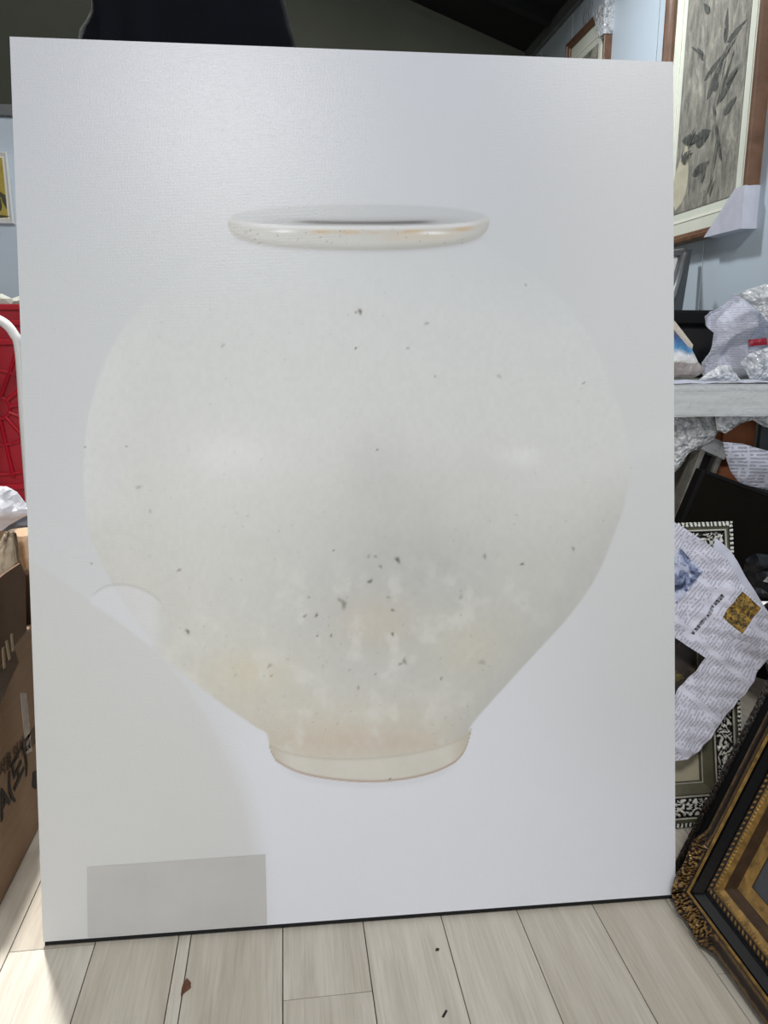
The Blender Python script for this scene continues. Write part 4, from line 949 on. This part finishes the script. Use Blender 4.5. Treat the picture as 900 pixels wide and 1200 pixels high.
# ------------------------------------------------------------------ the big newspaper sheet in front
pl_o = Vector((0, 1.118, 0)); upn = Vector((0, math.sin(math.radians(14)), math.cos(math.radians(14)))); pn = upn.cross(Vector((1, 0, 0)))  # faces away/up
def pp(px, py, off=0): return at(px, py, pl=(pl_o+pn*off, pn))
def sheet(name, poly_px, off, step, m, label, seed, amp, parent=None, k=14):
    # in-plane coordinates: u along text baseline, v across
    A = pp(813, 745); B = pp(857, 690); ud = (B-A).normalized(); vd = -pn.cross(ud)
    if vd.z < 0: vd = -vd
    uv2 = lambda p: Vector(((p-A).dot(ud), (p-A).dot(vd)))
    poly = [uv2(pp(a, b)) for a, b in poly_px]; bd = []
    for i in range(len(poly)):
        a, b = poly[i], poly[(i+1) % len(poly)]; kk = max(1, int((b-a).length/step))
        for q in range(kk): bd.append(a.lerp(b, q/kk))
    def inside(p):
        c = False; j = len(bd)-1
        for i in range(len(bd)):
            if (bd[i].y > p.y) != (bd[j].y > p.y) and p.x < (bd[j].x-bd[i].x)*(p.y-bd[i].y)/(bd[j].y-bd[i].y)+bd[i].x: c = not c
            j = i
        return c
    vv = list(bd); r = random.Random(seed); x0 = min(p.x for p in bd); x1 = max(p.x for p in bd); y0 = min(p.y for p in bd); y1 = max(p.y for p in bd)
    x = x0
    while x < x1:
        y_ = y0
        while y_ < y1:
            p = Vector((x+r.uniform(-.25, .25)*step, y_+r.uniform(-.25, .25)*step))
            if inside(p) and min((p-b).length for b in bd) > step*.45: vv.append(p)
            y_ += step
        x += step
    rv, _, rf, _, _, _ = delaunay_2d_cdt(vv, [(i, (i+1) % len(bd)) for i in range(len(bd))], [], 1, 1e-6)
    cr = Crumple(seed, k, 7); bm = bmesh.new(); uv = bm.loops.layers.uv.new('UVMap')
    h = lambda p: amp*cr(Vector((p.x, p.y, .1)))+.5*amp*noise.noise(Vector((p.x*9, p.y*9, seed)))
    W_ = [A+ud*p.x+vd*p.y+pn*(off-h(p)) for p in rv]; O = Vector((sum(p.x for p in W_)/len(W_), sum(p.y for p in W_)/len(W_), min(p.z for p in W_)))
    B_ = [bm.verts.new(p-O) for p in W_]
    for f in rf:
        ff_ = bm.faces.new([B_[i] for i in f])
        for l_, i in zip(ff_.loops, f): l_[uv].uv = rv[i]
    o = bm_obj(name, bm, m); sd = o.modifiers.new('thick', 'SOLIDIFY'); sd.thickness = .0005; o.location = O
    tag(o, label, 'newspaper'); return o, A, ud, vd, h, off
A0 = pp(813, 745); ud0 = (pp(857, 690)-A0).normalized(); vd0 = -pn.cross(ud0); vd0 = vd0 if vd0.z > 0 else -vd0
def uvr(pxs):
    q = [((pp(a, b)-A0).dot(ud0), (pp(a, b)-A0).dot(vd0)) for a, b in pxs]; return min(a for a, _ in q), max(a for a, _ in q), min(b for _, b in q), max(b for _, b in q)
def centre_rect(pxs, shrink=.9):
    q = [Vector(((pp(a, b)-A0).dot(ud0), (pp(a, b)-A0).dot(vd0))) for a, b in pxs]
    us = sorted(p.x for p in q); vs_ = sorted(p.y for p in q); return ((us[0]+us[1])/2, (us[2]+us[3])/2, (vs_[0]+vs_[1])/2, (vs_[2]+vs_[3])/2)
yel = centre_rect([(869, 695), (892, 711), (867, 741), (844, 723)]); blu = centre_rect([(786, 643), (831, 665), (807, 691), (786, 676)])
blu = (blu[0]-.03, blu[1], blu[2], blu[3]+.004)
hl = centre_rect([(806, 742), (813, 752), (860, 682), (868, 690)])
hl = (-.012, .115, -.006, .016)
M_N3 = newsprint('newsprint_page', (208, 208, 222), .0060, cols=.085, ink=.62,
    pics=[(yel[0], yel[1], yel[2], yel[3], [(.36, (36, 32, 24)), (.48, (104, 82, 34)), (.6, (160, 124, 44)), (.7, (204, 170, 84))], 130),
          (blu[0], blu[1], blu[2], blu[3], [(.36, (40, 48, 78)), (.48, (120, 132, 164)), (.58, (188, 194, 214))], 46)], margins=[hl])
main_px = [(772, 600), (800, 618), (830, 638), (852, 655), (875, 690), (900, 722), (926, 758), (900, 773), (860, 827), (820, 880), (806, 890), (790, 893), (772, 905), (772, 836), (790, 817), (827, 771), (787, 745), (772, 736)]
res_ = sheet('newspaper_page', main_px, 0, .006, M_N3, 'large newspaper page with a yellow tree photo, draped over the silver frame', 91, .011, k=22)
sh, A_, ud_, vd_, hfun, offv = res_
sheet('newspaper_leaf', [(844, 630), (862, 646), (884, 682), (903, 712), (935, 765), (915, 790), (870, 740), (850, 690), (838, 655)], .016, .01, newsprint('plain_newsprint', (196, 198, 212), .0068, ink=0), 'blank outer leaf of newspaper showing behind the large page', 95, .004)
# headline glyphs following the page
cu_ = bpy.data.curves.new('t', 'FONT'); cu_.body = '날 그래야한다 그건 단역 실험일뿐'; cu_.size = .0105; cu_.resolution_u = 1; cu_.offset = .0003
to = bpy.data.objects.new('t', cu_); COL.objects.link(to); dg = bpy.context.evaluated_depsgraph_get(); dg.update()
me_ = bpy.data.meshes.new_from_object(to.evaluated_get(dg)); bpy.data.objects.remove(to)
wd_t = max(v.co.x for v in me_.vertices); sc_ = .092/wd_t
for v in me_.vertices:
    u_, v_ = v.co.x*sc_, v.co.y*sc_*1.1+.002; p = Vector((u_, v_)); wpt = A_+ud_*u_+vd_*v_+pn*(offv-hfun(p)); nrm = -pn if (-pn).y < 0 else pn
    v.co = wpt+nrm*.0016-sh.location
link('headline', me_, M_INK, sh)

# ------------------------------------------------------------------ black and gold baroque frame leaning right
Lb = math.radians(22); vB = Vector((math.sin(Lb), 0, math.cos(Lb))); oB = Vector((.605, .984, .0105))
M_GOLD = carved('antique_gold_carving', (150, 116, 66), (34, 22, 12), .35, .36, .35, .8)
M_GOLDF = mat('antique_gold_leaf', (132, 102, 50), .38, metal=.4, var=.5, scale=70, bump=.3)
M_GOLDD = mat('dark_worn_gold', (62, 42, 22), .42, metal=.4, var=.3, scale=50, bump=.3)
M_LACQ = mat('black_lacquer', (9, 8, 8), .2, var=.2, bump=.05)
WB, HB = .50, .56
bar = thing('baroque_frame', 'black and gold baroque frame with carved corners, leaning at the lower right', 'frame', mw=basis(oB, (0, -1, 0), vB))
zb = [(0, .002, 0, .016, 'flat', 2, 1), (0, .018, .026, .024, 'deco', 0, 10), (.0265, .024, .029, .022, 'line', 1, 1), (.0295, .018, .040, .010, 'flat', 3, 3), (.0405, .010, .052, .016, 'flat', 3, 3), (.0525, .018, .062, .018, 'rope', 0, 6), (.0625, .018, .068, .016, 'bead', 1, 3), (.0685, .016, .074, .012, 'flat', 1, 2), (.0745, .013, .079, .011, 'flat', 2, 2), (.0795, .011, .088, .006, 'flat', 2, 1), (.0885, .007, .106, .004, 'flat', 1, 2), (.1065, .004, .1065, .001, 'flat', 2, 1)]
relief_rails(bar, WB, HB, zb, [M_GOLD, M_GOLDF, M_GOLDD, M_LACQ], .006, .002)
box('dark_panel', (.1045, -.003, .1045), (WB-.1045, -.0005, HB-.1045), mat('charcoal_panel', (62, 62, 66), .7, var=.2, scale=60), bar, 0)
oB2 = Vector((.632, 1.045, .010))
M_DKCARV = carved('blackened_carving', (44, 34, 26), (10, 9, 8), .2, .45)
bar2 = thing('dark_carved_frame', 'blackened carved frame stacked directly behind the black and gold frame', 'frame', mw=basis(oB2, (0, -1, 0), vB))
relief_rails(bar2, WB+.02, HB-.02, [(0, .002, 0, .018, 'flat', 1, 1), (0, .018, .02, .022, 'swirl', 0, 8), (.0205, .02, .05, .006, 'flat', 1, 3), (.0505, .006, .0505, .002, 'flat', 1, 1)], [M_DKCARV, M_BLACKP], .0022, .003)
box('backing_board', (.05, -.003, .05), (WB-.03, -.001, HB-.07), M_PLY, bar2, 0)
sup = box('support_carton', (.905, .45, .0005), (1.25, 1.04, .50), M_CARD, None, .004); tag(sup, 'cardboard carton that the baroque frames lean on at the right', 'box')

# ------------------------------------------------------------------ litter on the floor
def chip(name, px, py, outline, th, m, label, cat):
    p = at(px, py, Z=0); bm = bmesh.new()
    a = [bm.verts.new((x, y, .0003)) for x, y in outline]; b = [bm.verts.new((x*.85, y*.85, .0003+th)) for x, y in outline]
    bm.faces.new(a[::-1]); bm.faces.new(b)
    for i in range(len(a)): bm.faces.new((a[i], a[(i+1) % len(a)], b[(i+1) % len(a)], b[i]))
    o = bm_obj(name, bm, m); o.location = p; return tag(o, label, cat)
chip('wood_chip', 218, 1156, [(-.005, -.016), (.001, -.010), (.007, -.004), (.006, .006), (.0, .014), (-.004, .008), (-.0055, -.002)], .002, mat('dark_brown_bark', (98, 62, 44), .8, var=.3, scale=200), 'small brown wood chip by the narrow floor strip', 'chip')
chip('black_crumb', 512, 1113, [(-.003, -.002), (.002, -.003), (.004, .001), (0, .003)], .001, M_INK, 'tiny black crumb on the floor nearer the canvas bottom edge', 'crumb')
chip('black_sliver', 521, 1188, [(-.005, -.005), (-.002, -.006), (.005, .004), (.003, .006)], .001, M_INK, 'thin black sliver on the floor at the bottom of the photo', 'crumb')
